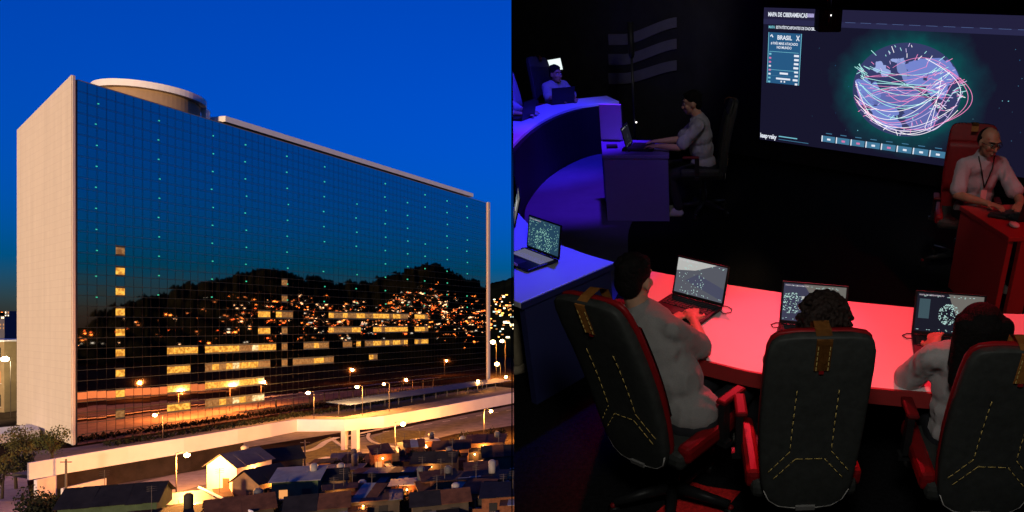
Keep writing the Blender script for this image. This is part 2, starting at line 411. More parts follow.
# ---------------------------------------------------------------- hills: one seen past the tower, one mirrored in its glass
m_hill = mat('hill_woods', (0.006, 0.008, 0.004), 1.0, var=.5, scale=.03, spec=0.0)
def ridge(tab, u):
    for (a, b), (c, d) in zip(tab, tab[1:]):
        if a <= u <= c: return b + (d - b) * (u - a) / (c - a)
    return tab[0][1] if u < tab[0][0] else tab[-1][1]
def mirror(p): return p - TN * (2 * ((p - TA).dot(TN)))
def hill(name, tab, u0, u1, nu, D0, D1, flip, jag, seed, kk=1.25):
    rnd = random.Random(seed); vs = []; nt = 22; fs = []
    jit = [0.0] * (nu + 1); x = 0
    for i in range(nu + 1):
        x = x * .55 + rnd.gauss(0, jag); jit[i] = x
    top = [HC - (ridge(tab, u0 + (u1 - u0) * i / nu) + jit[i] - PY) / FP * D1 for i in range(nu + 1)]
    for j in range(nt + 2):
        t = min(j / nt, 1.0)
        for i in range(nu + 1):
            u = u0 + (u1 - u0) * i / nu; D = D0 + (D1 - D0) * t
            z = 1 + (top[i] - 1) * (t ** kk); z += (1 - t) * t * 4 * math.sin(i * .21 + j) * 1.6
            if j > nt: D = D1 + 90; z = -5
            p = Vector(((u - PX) / FP * D, D, z)); vs.append(mirror(p) if flip else p)
    for j in range(nt + 1):
        for i in range(nu):
            a = j * (nu + 1) + i; fs.append((a, a + 1, a + nu + 2, a + nu + 1))
    o = MB().add(vs, fs, True).build(name, m_hill); tag(o, kind='structure')
    def at(u, t):
        D = D0 + (D1 - D0) * t; i = max(0, min(nu, round((u - u0) / (u1 - u0) * nu)))
        z = 1 + (top[i] - 1) * (t ** kk); p = Vector(((u - PX) / FP * D, D, z + 2)); return mirror(p) if flip else p
    return at
tabM = [(20, 345), (72, 333), (100, 314), (130, 299), (165, 292), (190, 283), (215, 281), (240, 273), (262, 268), (282, 269), (300, 276), (320, 279), (350, 283), (368, 282), (385, 276), (400, 271), (415, 265), (430, 263), (442, 267), (455, 272), (475, 281), (487, 287), (540, 292)]
atM = hill('wooded_hill', tabM, 20, 540, 340, 330, 720, True, 1.3, 3)
atR = hill('far_hill', [(430, 300), (480, 287), (500, 281), (512, 277), (540, 270), (620, 262)], 430, 620, 120, 420, 760, False, 0.5, 5, 1.0)
atL = hill('distant_ridge', [(-160, 312), (0, 311), (14, 313), (60, 309)], -160, 60, 90, 1000, 1500, False, 0.4, 8, 1.0)

glow = [mat('glow_amber', (0, 0, 0), emit=(1.0, .34, .06), es=6), mat('glow_red_amber', (0, 0, 0), emit=(1.0, .20, .04), es=4), mat('glow_white', (0, 0, 0), emit=(1.0, .78, .45), es=4.5), mat('glow_cool', (0, 0, 0), emit=(.65, .85, .8), es=1.6), mat('glow_dim', (0, 0, 0), emit=(1.0, .40, .12), es=1.0)]
for g in glow: g.cycles.emission_sampling = 'NONE'
def town(name, at, u0, u1, t0, t1, n, sz, seed, dens, label):
    rnd = random.Random(seed); me = MB(); idx = []
    k = 0
    while k < n:
        u = rnd.uniform(u0, u1); t = rnd.triangular(t0, t1, t0 + (t1 - t0) * .45)
        if rnd.random() > dens(u, t): continue
        k += 1; s = sz * rnd.choice((.5, .6, .7, .8, 1.0, 1.5)); p = at(u, t)
        me.box(p, (s * rnd.uniform(.7, 1.9), s, s * .8)); idx += [rnd.choices(range(5), (5, 4, 5, 3, 8))[0]] * 6
    m = me.mesh(name)
    for g in glow: m.materials.append(g)
    m.polygons.foreach_set('material_index', idx)
    o = link(name, m, None); tag(o, label, kind='stuff'); return o
town('hillside_town_lights', atM, 75, 490, .10, .72, 640, 0.62, 21, lambda u, t: min(1, .10 + .90 * max(0, (u - 190) / 190)) * (1 if u < 330 or t < .8 else .6), 'scattered amber house lights on the dark wooded hillside')
town('far_town_lights', atR, 470, 530, .05, .8, 150, 1.3, 22, lambda u, t: 1, 'scattered house lights on the hill past the tower')
town('distant_city_lights', atL, -40, 30, .1, .95, 60, 2.6, 23, lambda u, t: 1, 'distant city lights left of the tower')
# plain dark apartment blocks far off at the left
m_blk = mat('block_render', (0.10, 0.10, 0.12), 0.9, var=.2)
for i, (u, v0, v1, w) in enumerate(((2, 316, 327, 5), (7, 311, 327, 4.5), (11.5, 319, 327, 4))):
    D = 520 + 30 * i; p = CD(u, v1, D); h = p.z - CD(u, v1, D).z + (v1 - v0) / FP * D; W = w / FP * D
    o = empty('apartment_block', (p.x, D, 0)); tag(o, ['low dark apartment block at the far left edge', 'tallest dark apartment block on the left skyline', 'dark apartment block next to the pale end wall'][i], 'building')
    top = CD(u, v0, D).z
    MB().box((0, 5, top / 2), (W, 10, top)).build('wall', m_blk, o)
    for a in range(3):
        for b in range(4):
            if random.random() < .6: MB().box(((a - 1) * W * .3, -.03, top - 1.2 - b * 2.6), (W * .16, .1, 1.2)).build('window', glow[random.choice((2, 4, 4))], o)

# ---------------------------------------------------------------- buildings at left behind the end wall
def block(name, label, cat, p, w, d, h, rz, wallm, floors, cols, litp=.4, litm=None, roofm=None):
    o = empty(name, p, rz); tag(o, label, cat)
    MB().box((0, 0, h / 2), (w, d, h)).build('wall', wallm, o)
    MB().box((0, 0, h + .2), (w + .5, d + .5, .4)).build('roof', roofm or m_concd, o)
    fh = h / floors; cw = w / cols
    for f in range(floors):
        for c in range(cols):
            x = -w / 2 + (c + .5) * cw; z = (f + .5) * fh
            wn_ = MB().box((x, -d / 2 - .02, z), (cw * .6, .08, fh * .5)).build('window', (litm or glow[4]) if random.random() < litp else m_dark, o)
            MB().box((x, -d / 2 - .1, z - fh * .28), (cw * .7, .2, .1)).build('sill', m_kerb, wn_)
    return o
m_ochre = mat('ochre_render', (0.22, 0.16, 0.08), 0.85, var=.2, scale=.4)
m_orange = mat('orange_render', (0.26, 0.14, 0.06), 0.85, var=.2, scale=.4)
block('low_building', 'low ochre building with pale flat roof behind the bright lamp', 'building', CG(-12, 408, 0), 26, 14, 16, R(-6), m_ochre, 3, 6, .25, roofm=m_conc)
MB().prism([(p.x, p.y) for p in px([(-40, 440), (36, 432), (40, 438), (-40, 449)])], 0, 1.5).build('ramp_wall', m_conc)
tag(bpy.data.objects['ramp_wall'], 'pale concrete ramp wall left of the tower base', 'wall')

# ---------------------------------------------------------------- canopy at the tower foot
m_blueroof = mat('blue_sheet_roof', (0.03, 0.05, 0.11), 0.6, metal=.0, var=.2, scale=.5)
cp = empty('parking_canopy', TA + T(45, 13, 0)); tag(cp, 'long low blue sheet metal canopy along the tower foot', 'canopy')
cp.rotation_euler.z = ang
for k in range(14):
    MB().box((k * 4.9, 0, 2.7 + .02 * (k % 2)), (4.8, 6.0, .12), Matrix.Rotation(R(5), 3, 'X')).build('roof_panel', m_blueroof, cp)
    MB().box((k * 4.9, 1.8, 1.35), (.16, .16, 2.6)).build('post', m_concd, cp)
# ---------------------------------------------------------------- street lamps
m_pole = mat('pole_concrete', (0.10, 0.085, 0.07), 0.8, var=.2)
m_bulb = mat('sodium_bulb', (0, 0, 0), emit=(1.0, .55, .16), es=60); m_bulb.cycles.emission_sampling = 'NONE'
m_bulbw = mat('white_bulb', (0, 0, 0), emit=(1.0, .86, .62), es=80); m_bulbw.cycles.emission_sampling = 'NONE'
SOD = (1.0, .37, .075)
def street_lamp(u, v, D, label, en, white=False, side=1, rb=.16):
    rb *= 1.5
    p = CD(u, v, D); h = p.z; o = empty('street_lamp', (p.x + side * 1.2, p.y, 0)); tag(o, label, 'street lamp', 'lit street lamps')
    MB().tube([(0, 0, 0), (0, 0, h * .55), (0, 0, h + .25)], [.07, .055, .04], 6).build('pole', m_pole, o)
    MB().tube([(0, 0, h + .2), (-side * .6, 0, h + .36), (-side * 1.2, 0, h + .2)], [.035, .03, .03], 5).build('arm', m_pole, o)
    hd = MB().box((-side * 1.2, 0, h + .17), (.55, .26, .12)).build('lamp_head', m_pole, o, bevel=.03)
    MB().ell((-side * 1.2, 0, h), (rb, rb, rb * .8)).build('bulb', m_bulbw if white else m_bulb, hd)
    lamp('street_lamp_light', (-side * 1.2, 0, h - rb - .1), en * 4.4, (1.0, .80, .5) if white else SOD, size=.25, parent=o)
    return o
street_lamp(5, 359, 150, 'bright white street lamp left of the pale end wall', 2600, True, 1, .42)
street_lamp(187, 455, 78, 'street lamp by the low wall and white gabled house', 5600, False, -1, .2)
street_lamp(403, 424, 106, 'street lamp in front of the bridge beam above the loop road', 5200, False, -1, .24)
street_lamp(491, 411, 120, 'street lamp near the right end of the white bridge beam', 8000, False, -1, .2)
street_lamp(308, 393, 140, 'street lamp behind the kink of the white bridge', 6500, False, 1, .26)
street_lamp(357, 387, 152, 'street lamp between bridge and tower, second from the bridge kink', 6500, False, 1, .26)
street_lamp(384, 384, 160, 'street lamp between bridge and tower, above the blue canopy', 2500, False, 1, .22)
street_lamp(478, 381, 205, 'street lamp at the far foot of the tower', 3500, False, 1, .24)
street_lamp(155, 415, 106, 'street lamp behind the bridge at the left foot of the tower', 2600, False, 1, .2)
street_lamp(493, 342, 262, 'tall bright mast lamp just past the tower end', 9000, False, 1, .6)
street_lamp(502, 341, 268, 'tall mast lamp at the right edge beside another mast lamp', 7000, False, 1, .5)
street_lamp(497, 364, 255, 'lower bright lamp beneath the two mast lamps', 6000, False, 1, .55)
street_lamp(506, 377, 246, 'small lamp at the far road bend near the tower end', 3000, False, 1, .35)
for i, (u, D, z) in enumerate(((140, 185, 5), (352, 235, 5), (446, 272, 6))):
    q = mirror(Vector(((u - PX) / FP * D, D, z))); uu = PX + FP * q.x / q.y; vv = PY + FP * (HC - z) / q.y
    street_lamp(uu, vv, q.y, ['leftmost', 'middle', 'rightmost'][i] + ' orange lamp mirrored low in the tower glass', 1000, False, 1, .2)
for u, v0, v1, lab in ((66, 459, 497, 'thin utility pole in front of the white bridge at left'), (305, 440, 466, 'short utility pole beside the curved footpath'), (214, 0, 0, '')):
    if not lab: continue
    b = CG(u, v1, 0); h = CD(u, v0, b.y).z
    o = empty('utility_pole', b); tag(o, lab, 'pole', 'utility poles')
    MB().tube([(0, 0, 0), (0, 0, h)], [.13, .09], 8).build('pole', m_pole, o)
    MB().box((0, 0, h - .35), (1.3, .1, .1)).build('crossarm', m_pole, o)

# ---------------------------------------------------------------- houses in the foreground
HS = [0]
def house(label, u, v, w, d, h, rz, roof, wallm, roofm, rise=1.2, litw=0, D=None):
    p = CG(u, v, 0); o = empty('house', p, R(rz + 32)); HS[0] += 1; hr = random.Random(HS[0]); alt = roofm if hr.random() < .4 else (m_rrust if roofm != m_rrust else m_rdark); tag(o, label, 'house', 'small houses below the bridge')
    porch = HS[0] + 1 in (2, 3, 6, 9, 13, 15, 16, 17, 11, 25, 29, 33, 37)
    MB().box((0, 0, h / 2), (w, d, h)).build('wall', wallm, o)
    t = .1; ov = .3
    if roof == 'gable':   # ridge along x
        for sx in (-1, 1): MB().add([(sx * w / 2, -d / 2, h), (sx * w / 2, d / 2, h), (sx * w / 2, 0, h + rise), (sx * (w / 2 - .15), -d / 2, h), (sx * (w / 2 - .15), d / 2, h), (sx * (w / 2 - .15), 0, h + rise)], [(0, 1, 2) if sx > 0 else (0, 2, 1), (3, 5, 4) if sx > 0 else (3, 4, 5), (0, 2, 5, 3), (1, 4, 5, 2)]).build('gable', wallm, o)
        for sy in (-1, 1):
            L = math.hypot(d / 2 + ov, rise * (1 + 2 * ov / d)); a = math.atan2(rise, d / 2)
            n_ = max(3, int(w / 1.1))
            for k in range(n_):
                x = -w / 2 - ov + (k + .5) * (w + 2 * ov) / n_
                c = Vector((x, sy * (d / 2 + ov) / 2, h + rise - rise * (1 + 2 * ov / d) / 2 + .07 + .015 * (k % 2)))
                MB().box(c, ((w + 2 * ov) / n_ + .03, L * hr.uniform(.96, 1.05), .05), Matrix.Rotation(-sy * a + hr.gauss(0, .01), 3, 'X') @ Matrix.Rotation(hr.gauss(0, .015), 3, 'Z')).build('roof_sheet', alt if hr.random() < .25 else roofm, o)
    else:
        n_ = max(3, int(w / 1.2)); a = math.atan2(rise, d) if roof == 'shed' else 0.02
        for k in range(n_):
            x = -w / 2 - ov + (k + .5) * (w + 2 * ov) / n_
            MB().box((x, 0, h + (rise / 2 if roof == 'shed' else .1) + .012 * (k % 2)), ((w + 2 * ov) / n_ + .03, (d + 2 * ov) / math.cos(a) * hr.uniform(.95, 1.06), .06), Matrix.Rotation(a + hr.gauss(0, .008), 3, 'X') @ Matrix.Rotation(hr.gauss(0, .02), 3, 'Z')).build('roof_sheet', alt if hr.random() < .3 else roofm, o)
        if roof == 'shed':
            g = MB()
            for sx in (-1, 1): g.add([(sx * w / 2, -d / 2, h), (sx * w / 2, d / 2, h), (sx * w / 2, d / 2, h + rise)], [(0, 1, 2) if sx > 0 else (0, 2, 1)])
            g.add([(-w / 2, d / 2, h), (w / 2, d / 2, h), (w / 2, d / 2, h + rise), (-w / 2, d / 2, h + rise)], [(1, 0, 3, 2)])
            g.build('gable', wallm, o)
    for k in range(2):
        x = (-.25 + .5 * k) * w
        wi = MB().box((x, -d / 2 - .02, h * .56), (.8, .08, .9)).build('window', glow[4] if k < litw else m_dark, o)
        MB().box((x, -d / 2 - .07, h * .56 - .52), (1.0, .16, .08)).build('sill', m_kerb, wi)
    MB().box((-w / 2 - .02, -d * .15, 1.0), (.08, .85, 2.0)).build('door', m_wood, o)
    if porch:
        pl_ = MB().ell((-w * .05, -d / 2 - .25, h * .82), (.09, .09, .09)).build('porch_lamp', m_bulb, o); MB().tube([(-w * .05, -d / 2, h * .86), (-w * .05, -d / 2 - .25, h * .9)], .02, 5).build('bracket', m_pole, pl_)
        lamp('porch_light', (-w * .05, -d / 2 - .7, h * .82), 420, SOD, size=.1, parent=o)
    # lean-to, water tank and aerial
    lw_, lh = w * hr.uniform(.3, .6), h * hr.uniform(.5, .8); lx = hr.uniform(-.2, .2) * w; ld = hr.uniform(1.2, 2.2); sd_ = hr.choice((-1, 1))
    le = MB().box((lx, sd_ * (d / 2 + ld / 2 + .01), lh / 2), (lw_, ld, lh)).build('lean_to', hr.choice((m_brick, m_greyr, m_peach)), o)
    for k in range(3): MB().box((lx - lw_ / 3 + k * lw_ / 3, sd_ * (d / 2 + ld / 2 + .1), lh + .1 + .015 * k), (lw_ / 3 + .05, ld + .3, .05), Matrix.Rotation(-sd_ * .12 + hr.gauss(0, .02), 3, 'X') @ Matrix.Rotation(hr.gauss(0, .03), 3, 'Z')).build('roof_sheet', hr.choice((m_rdark, m_rrust, m_rblue, m_rpale)), le)
    if hr.random() < .6: MB().tube([(w * .3, d * .2, h + .1), (w * .3, d * .2, h + rise * .7 + .6), (w * .3, d * .2, h + rise * .7 + .8)], [.38, .42, .2], 12).build('water_tank', hr.choice((m_rblue, m_greyr, m_rpale)), o)
    if hr.random() < .7:
        ax = hr.uniform(-.4, .4) * w; am = MB().tube([(ax, 0, h), (ax, 0, h + rise + 1.6)], .025, 5).build('aerial', m_pole, o)
        for k in range(3): MB().tube([(ax - .4, 0, h + rise + 1.5 - .2 * k), (ax + .4, 0, h + rise + 1.5 - .2 * k)], .015, 4).build('aerial_rod', m_pole, am)
    if hr.random() < .6:
        MB().box((hr.uniform(-.5, .5) * w, -d / 2 - 1.6, .55), (w * hr.uniform(.5, 1.0), .12, 1.1)).build('yard_wall', hr.choice((m_brick, m_greyr, m_peach)), o)
    return o
m_wood = mat('brown_door', (0.10, 0.06, 0.035), .7, var=.3)
m_white = mat('white_render', (0.62, 0.56, 0.48), .85, var=.1, scale=.8)
m_peach = mat('peach_render', (0.24, 0.14, 0.07), .85, var=.2, scale=.8)
m_green_r = mat('green_render', (0.045, 0.07, 0.035), .85, var=.3, scale=.8)
m_brick = mat('raw_brick', (0.12, 0.045, 0.022), .9, var=.35, scale=2.5)
m_greyr = mat('grey_render', (0.040, 0.032, 0.025), .9, var=.3, scale=.8)
m_rblue = mat('blue_grey_roof', (0.065, 0.068, 0.075), .6, var=.35, scale=.7)
m_rdark = mat('dark_roof', (0.011, 0.010, 0.010), .8, var=.5, scale=.8)
m_rpale = mat('pale_zinc_roof', (0.20, 0.19, 0.19), .55, var=.25, scale=.7)
m_rrust = mat('rusty_roof', (0.085, 0.034, 0.017), .85, var=.5, scale=.8)
house('white gabled house with blue grey roof lit by the street lamp', 240, 490, 5.0, 4.2, 3.4, 46, 'gable', m_white, m_rblue, 1.3)
house('peach gabled house with dark roof beside the white house', 262, 503, 4.2, 3.6, 2.8, 44, 'gable', m_peach, m_rdark, 1.2)
house('square green house with pale blue grey roof in the middle', 299, 506, 4.4, 3.6, 3.2, -14, 'shed', m_green_r, m_rpale, .7, 1)
house('dark gabled house with a green wall at the lower left', 118, 527, 7.5, 5.2, 2.8, -8, 'gable', m_green_r, m_rdark, 1.3)
house('flat pinkish zinc roofed shed below the street lamp', 196, 512, 5.6, 4.4, 1.6, 8, 'flat', m_white, m_rpale)
house('small orange walled house right of the green house', 331, 500, 3.2, 3.0, 2.6, -8, 'gable', m_peach, m_rdark, .9, 1)
house('dark roofed house behind the peach gabled one', 275, 480, 5.2, 4.0, 2.8, 16, 'gable', m_greyr, m_rdark, 1.2)
house('low house with a bluish flat roof near the red car', 342, 486, 4.4, 3.2, 2.2, -18, 'flat', m_greyr, m_rblue)
house('long shed with pale roof strip below the loop road', 392, 489, 8.0, 2.6, 2.2, -24, 'flat', m_greyr, m_rblue)
house('small house with pale roof near the lower middle right', 410, 504, 3.6, 2.8, 2.4, -14, 'flat', m_brick, m_rpale)
house('dark shed in front of the loop road kerb', 380, 473, 9.0, 3.0, 1.8, -22, 'shed', m_greyr, m_rdark, .5)
house('wide low house with pale roof at the bottom edge', 368, 519, 6.0, 3.6, 2.2, -10, 'flat', m_greyr, m_rblue)
house('long raw brick house at the lower right', 470, 503, 7.5, 4.0, 3.0, -26, 'flat', m_brick, m_rdark)
house('dark gabled house behind the brick house', 436, 480, 5.0, 3.6, 2.6, -20, 'gable', m_greyr, m_rdark, 1.0)
house('small rusty roofed house near the right street lamp', 452, 464, 4.6, 3.4, 2.4, -15, 'gable', m_peach, m_rrust, .9)
house('rusty shed house at the right edge below the bridge', 486, 458, 5.2, 3.6, 2.6, -18, 'shed', m_peach, m_rrust, .6)
house('dark house at the right edge beside the brick one', 503, 474, 5.0, 3.6, 2.8, -12, 'gable', m_greyr, m_rdark, 1.0)
house('bottom right corner house with dark roof', 505, 515, 4.4, 3.6, 2.4, -18, 'shed', m_brick, m_rdark, .6)
house('dark rear house with patched roof at the bottom middle right', 440, 521, 5.2, 3.4, 2.2, -8, 'gable', m_greyr, m_rdark, .9)
house('narrow dark house at the bottom below the green house', 318, 527, 5.2, 3.6, 2.2, -5, 'gable', m_greyr, m_rdark, 1.0)
house('dark lower house with rusty roof under the zinc shed', 240, 530, 5.2, 3.8, 2.2, 6, 'gable', m_greyr, m_rrust, 1.0)
house('small zinc roofed shed at the bottom edge below the low wall', 168, 532, 5.0, 3.4, 1.8, -4, 'flat', m_greyr, m_rdark)
sr = random.Random(77)
US = sorted(sr.uniform(318, 510) for _ in range(18))
ORD = 'first second third fourth fifth sixth seventh eighth ninth tenth eleventh twelfth thirteenth fourteenth fifteenth sixteenth seventeenth eighteenth'.split()
for k in range(18):
    house(ORD[k] + ' small shack from the left in the lower right cluster', US[k], sr.choice((462, 470, 478, 486, 494, 502, 510, 516)) + sr.uniform(-3, 3), sr.uniform(2.0, 3.4), sr.uniform(1.8, 2.8), sr.uniform(1.5, 3.4), sr.uniform(-40, 10), sr.choice(('shed', 'flat', 'gable', 'shed')), sr.choice((m_brick, m_peach, m_greyr, m_brick)), sr.choice((m_rrust, m_rdark, m_rrust, m_rpale, m_rblue)), sr.uniform(.3, .8), 1 if sr.random() < .3 else 0)
bm_ = empty('gutter_beam', CG(225, 501, 0)); tag(bm_, 'pale slanting roof beam over the zinc shed', 'beam')
MB().tube([CG(199, 487.5, 1.8) - bm_.location, CG(252, 512, 2.2) - bm_.location], .13, 6).build('beam', m_conc, bm_)
for f in (.3, .8):
    q = CG(199, 487.5, 1.8).lerp(CG(252, 512, 2.2), f) - bm_.location; MB().tube([(q.x, q.y, 0), (q.x, q.y, q.z)], .07, 6).build('post', m_conc, bm_)

# red car on the street
car = empty('parked_car', CG(328, 467.5, 0.02), R(70)); tag(car, 'small dark red car parked on the street by the pole', 'car')
prof = [(-1.9, .35), (-1.95, .75), (-1.55, .92), (-1.1, 1.38), (.35, 1.42), (.95, .98), (1.8, .82), (1.95, .6), (1.95, .35)]
mb = MB(); n = len(prof); mb.add([(x, -.8, z) for x, z in prof] + [(x, .8, z) for x, z in prof], [tuple(range(n)), tuple(range(n, 2 * n))[::-1]] + [(i, n + i, n + (i + 1) % n, (i + 1) % n) for i in range(n)])
mb.build('body', mat('red_car_paint', (.22, .02, .015), .3, coat=.5), car, bevel=.06)
for y in (-.81, .81): MB().add([(-1.0, y, 1.3), (.3, y, 1.33), (.78, y, .98), (-1.35, y, .95)], [(0, 1, 2, 3)]).build('window', m_dark, car)
for x in (-1.2, 1.2):
    for y in (-.75, .75): MB().tube([(x, y - .1, .31), (x, y + .1, .31)], .31, 14).build('wheel', m_dark, car)
for y in (-.55, .55): MB().ell((1.93, y, .68), (.06, .14, .08)).build('headlight', m_conc, car)

# ---------------------------------------------------------------- trees
m_bark = mat('bark', (0.05, 0.035, 0.022), .9, var=.3)
m_leaf = [mat('leaf_green', (0.05, 0.06, 0.014), .7, var=.5, scale=.6), mat('leaf_olive', (0.075, 0.07, 0.018), .7, var=.5, scale=.6), mat('leaf_dark', (0.010, 0.013, 0.005), .8, var=.5, scale=.6)]
def tree(label, p, h, r, lm, seed, trunk=.35, leaves=1400, ls=.28, cat='tree', name='leafy_tree', squash=.8):
    rnd = random.Random(seed); o = empty(name, p); tag(o, label, cat)
    tb = MB().tube([(0, 0, 0), (rnd.uniform(-.1, .1), 0, h * trunk), (rnd.uniform(-.2, .2), .1, h * .8)], [.05 * r + .06, .04 * r + .04, .03], 7)
    lobes = []
    for k in range(9):
        a = rnd.uniform(0, 6.28); q = rnd.uniform(.25, .75) * r
        c = Vector((q * math.cos(a), q * math.sin(a), h * trunk + rnd.uniform(.12, .95) * (h * (1 - trunk)) * squash)); lobes.append((c, r * rnd.uniform(.32, .55)))
        tb.tube([(0, 0, h * trunk * rnd.uniform(.6, 1)), c * .6 + Vector((0, 0, c.z * .2)), c], [.05, .035, .02], 5)
    tb.build('trunk', m_bark, o)
    vs, fs = [], []
    for k in range(leaves):
        c, lr = rnd.choice(lobes); d = Vector((rnd.gauss(0, 1), rnd.gauss(0, 1), rnd.gauss(0, .8))).normalized() * lr * (rnd.random() ** .4)
        q = c + d; e = Euler((rnd.uniform(0, 6), rnd.uniform(0, 6), rnd.uniform(0, 6))).to_matrix(); s = ls * rnd.uniform(.6, 1.3); b = len(vs)
        vs += [q + e @ Vector(x) * s for x in ((-.5, 0, 0), (0, -.28, .05), (.6, 0, 0), (0, .28, .05))]; fs.append((b, b + 1, b + 2, b + 3))
    MB().add(vs, fs).build('crown', lm, o); return o
tree('orange lit tree at the far left below the end wall', CG(16, 489, 0), 6.0, 2.3, m_leaf[1], 1)
tree('smaller orange lit tree at the left picture edge', CG(2, 499, 0), 4.8, 2.0, m_leaf[1], 2)
tree('round dark bush at the lower left in front of the bridge end', CG(46, 528, 0), 3.2, 2.9, m_leaf[2], 3, .15, 2600, .3, 'bush', 'round_bush', 1.0)
tree('dark tree below the peach house', CG(268, 522, 0), 3.4, 1.7, m_leaf[2], 4, .2, 1500, .25)
tree('green tree under the corner of the pale end wall', CG(52, 461, 0), 5.0, 2.6, m_leaf[0], 5, .25)
tree('tree left of the bridge end by the ramp wall', CG(24, 459, 0), 6.0, 2.8, m_leaf[1], 6, .3)
for i, (u, v, h, r, lab) in enumerate(((352, 478, 2.6, 2.0, 'dark low tree beside the low bluish roofed house'), (420, 471, 2.8, 2.2, 'dark tree between the loop road and gabled house'), (465, 452, 3.0, 2.2, 'dark tree beneath the right street lamp'), (395, 511, 2.4, 2.0, 'dark bush between two pale roofs at bottom'), (345, 510, 2.8, 2.0, 'dark tree right of the small orange house'), (300, 487, 2.4, 1.6, 'dark tree behind the green house'), (450, 492, 2.2, 1.8, 'dark bush left of the brick house'), (498, 447, 3.0, 2.2, 'dark tree at the right edge under the bridge'))):
    tree(lab, CG(u, v, 0), h, r, m_leaf[2], 40 + i, .2, 900, .3)
# hedge in front of the glass
hd = empty('hedge_row', TA + T(60, 5, 0)); tag(hd, 'long dark hedge along the foot of the glass tower', 'hedge')
vs, fs = [], []
for k in range(3000):
    q = T(random.uniform(-58, 60), random.gauss(0, .9), abs(random.gauss(.2, .3))); e = Euler((random.uniform(0, 6), random.uniform(0, 6), random.uniform(0, 6))).to_matrix(); b = len(vs)
    vs += [q + e @ Vector(x) * .6 for x in ((-.5, 0, 0), (0, -.28, .05), (.6, 0, 0), (0, .28, .05))]; fs.append((b, b + 1, b + 2, b + 3))
MB().add(vs, fs).build('foliage', m_leaf[2], hd)

# ================================================================ THE CONTROL ROOM (own frame: x right, y forward, z up; floor z = 0)
WD = Vector((-0.814, 0.581, 0)); WN = Vector((-0.581, -0.814, 0)); W0 = Vector((0.86, 10.46, 0))     # screen wall: direction to the left, normal into the room
def WP(k, z, out=0.0): return W0 - WD * k + WN * out + Vector((0, 0, z))     # k metres right of the screen's left edge
def plane_x(F, U): return -(705 - 512) / 700 * (F * cP - (U - HR) * sP)      # room side of the thin dividing panel
CLIP_N = Vector((1, 193 / 700 * cP, -193 / 700 * sP)).normalized(); CLIP_P = Vector((0, 0, HR))
def clip(o):
    """trim a room mesh (given in room coordinates through its parents) where it meets the dividing panel"""
    bpy.context.view_layer.update(); mw = o.matrix_world; inv = mw.inverted()
    me = o.data.copy() if o.data.users > 1 else o.data; o.data = me
    bm = bmesh.new(); bm.from_mesh(me)
    p = inv @ (CLIP_P + CLIP_N * 0.012); n = (mw.to_3x3().transposed() @ CLIP_N).normalized()
    g = bm.verts[:] + bm.edges[:] + bm.faces[:]
    r = bmesh.ops.bisect_plane(bm, geom=g, plane_co=p, plane_no=n, clear_inner=True)
    ed = [e for e in r['geom_cut'] if isinstance(e, bmesh.types.BMEdge)]
    if ed:
        try: bmesh.ops.holes_fill(bm, edges=ed)
        except Exception: pass
    bm.to_mesh(me); bm.free()
def clip_tree(o):
    for ch in [o] + list(o.children_recursive):
        if ch.type == 'MESH': clip(ch)
    for ch in list(o.children_recursive):
        if ch.type == 'MESH' and len(ch.data.vertices) == 0: bpy.data.objects.remove(ch)

m_carpet = mat('black_carpet', (0.0095, 0.0095, 0.0105), .95, var=.5, scale=40, bump=.3, spec=.03)
m_wallp = mat('charcoal_wall', (0.030, 0.030, 0.032), .8, var=.25, scale=3, bump=.15)
m_ceil = mat('black_ceiling', (0.012, 0.012, 0.012), .9)
XR = 6.0; CH = 3.3
def wk(x): return (W0.x - x) / WD.x * 0 + (W0.y + (x - W0.x) / WD.x * WD.y)   # y of the screen wall at x
def box_clip(mb, name, m, room=True, **k):
    o = mb.build(name, m); tag(o, kind='structure', room=room); return o
yl, yr = wk(-4.5), wk(XR)
o = box_clip(MB().prism([(-4.5, -.6), (XR, -.6), (XR, yr), (-4.5, yl)], -.12, 0), 'floor', m_carpet); clip(o)
o = box_clip(MB().prism([(-4.5, -.6), (XR, -.6), (XR, yr), (-4.5, yl)], CH, CH + .1), 'ceiling', m_ceil); clip(o)
o = box_clip(MB().prism([(WP(6.4, 0).x, WP(6.4, 0).y), (WP(-6.5, 0).x, WP(-6.5, 0).y), (WP(-6.5, 0, -.2).x, WP(-6.5, 0, -.2).y), (WP(6.4, 0, -.2).x, WP(6.4, 0, -.2).y)], 0, CH), 'wall_screen', m_wallp); clip(o)
box_clip(MB().prism([(XR, -.6), (XR + .1, -.6), (XR + .1, yr), (XR, yr)], -.1, CH + .1), 'wall_right', m_wallp)
box_clip(MB().prism([(-.7, -.7), (XR, -.7), (XR, -.6), (-.7, -.6)], -.1, CH + .1), 'wall_rear', m_wallp)
# thin dividing panel between the room and the open air
vs = []
for F_q, U_q in ((.45, -.1), (.45, CH + .1), (14.6, CH + .1), (14.6, -.1)):
    p = Vector((plane_x(F_q, U_q), F_q, U_q)); dq = (p - CLIP_P).length
    vs += [p + CLIP_N * .0003 * dq, p - CLIP_N * .0003 * dq]
o = MB().add(vs, [(0, 2, 4, 6), (7, 5, 3, 1), (0, 1, 3, 2), (2, 3, 5, 4), (4, 5, 7, 6), (6, 7, 1, 0)]).build('wall_divider', m_ceil); tag(o, kind='structure', room=True)
FL_ = [(p.x, p.y) for p in smooth([Vector((a, b, 0)) for a, b in ((-1.82, 6.4), (-2.0, 7.4), (-2.13, 8.2), (-2.10, 9.4), (-1.80, 10.45), (-1.4, 10.7), (-.95, 9.8), (-.78, 8.3), (-.82, 7.2), (-.75, 6.2), (-.85, 5.1), (-1.5, 5.9), (-1.82, 6.4))], 6)][:-1]
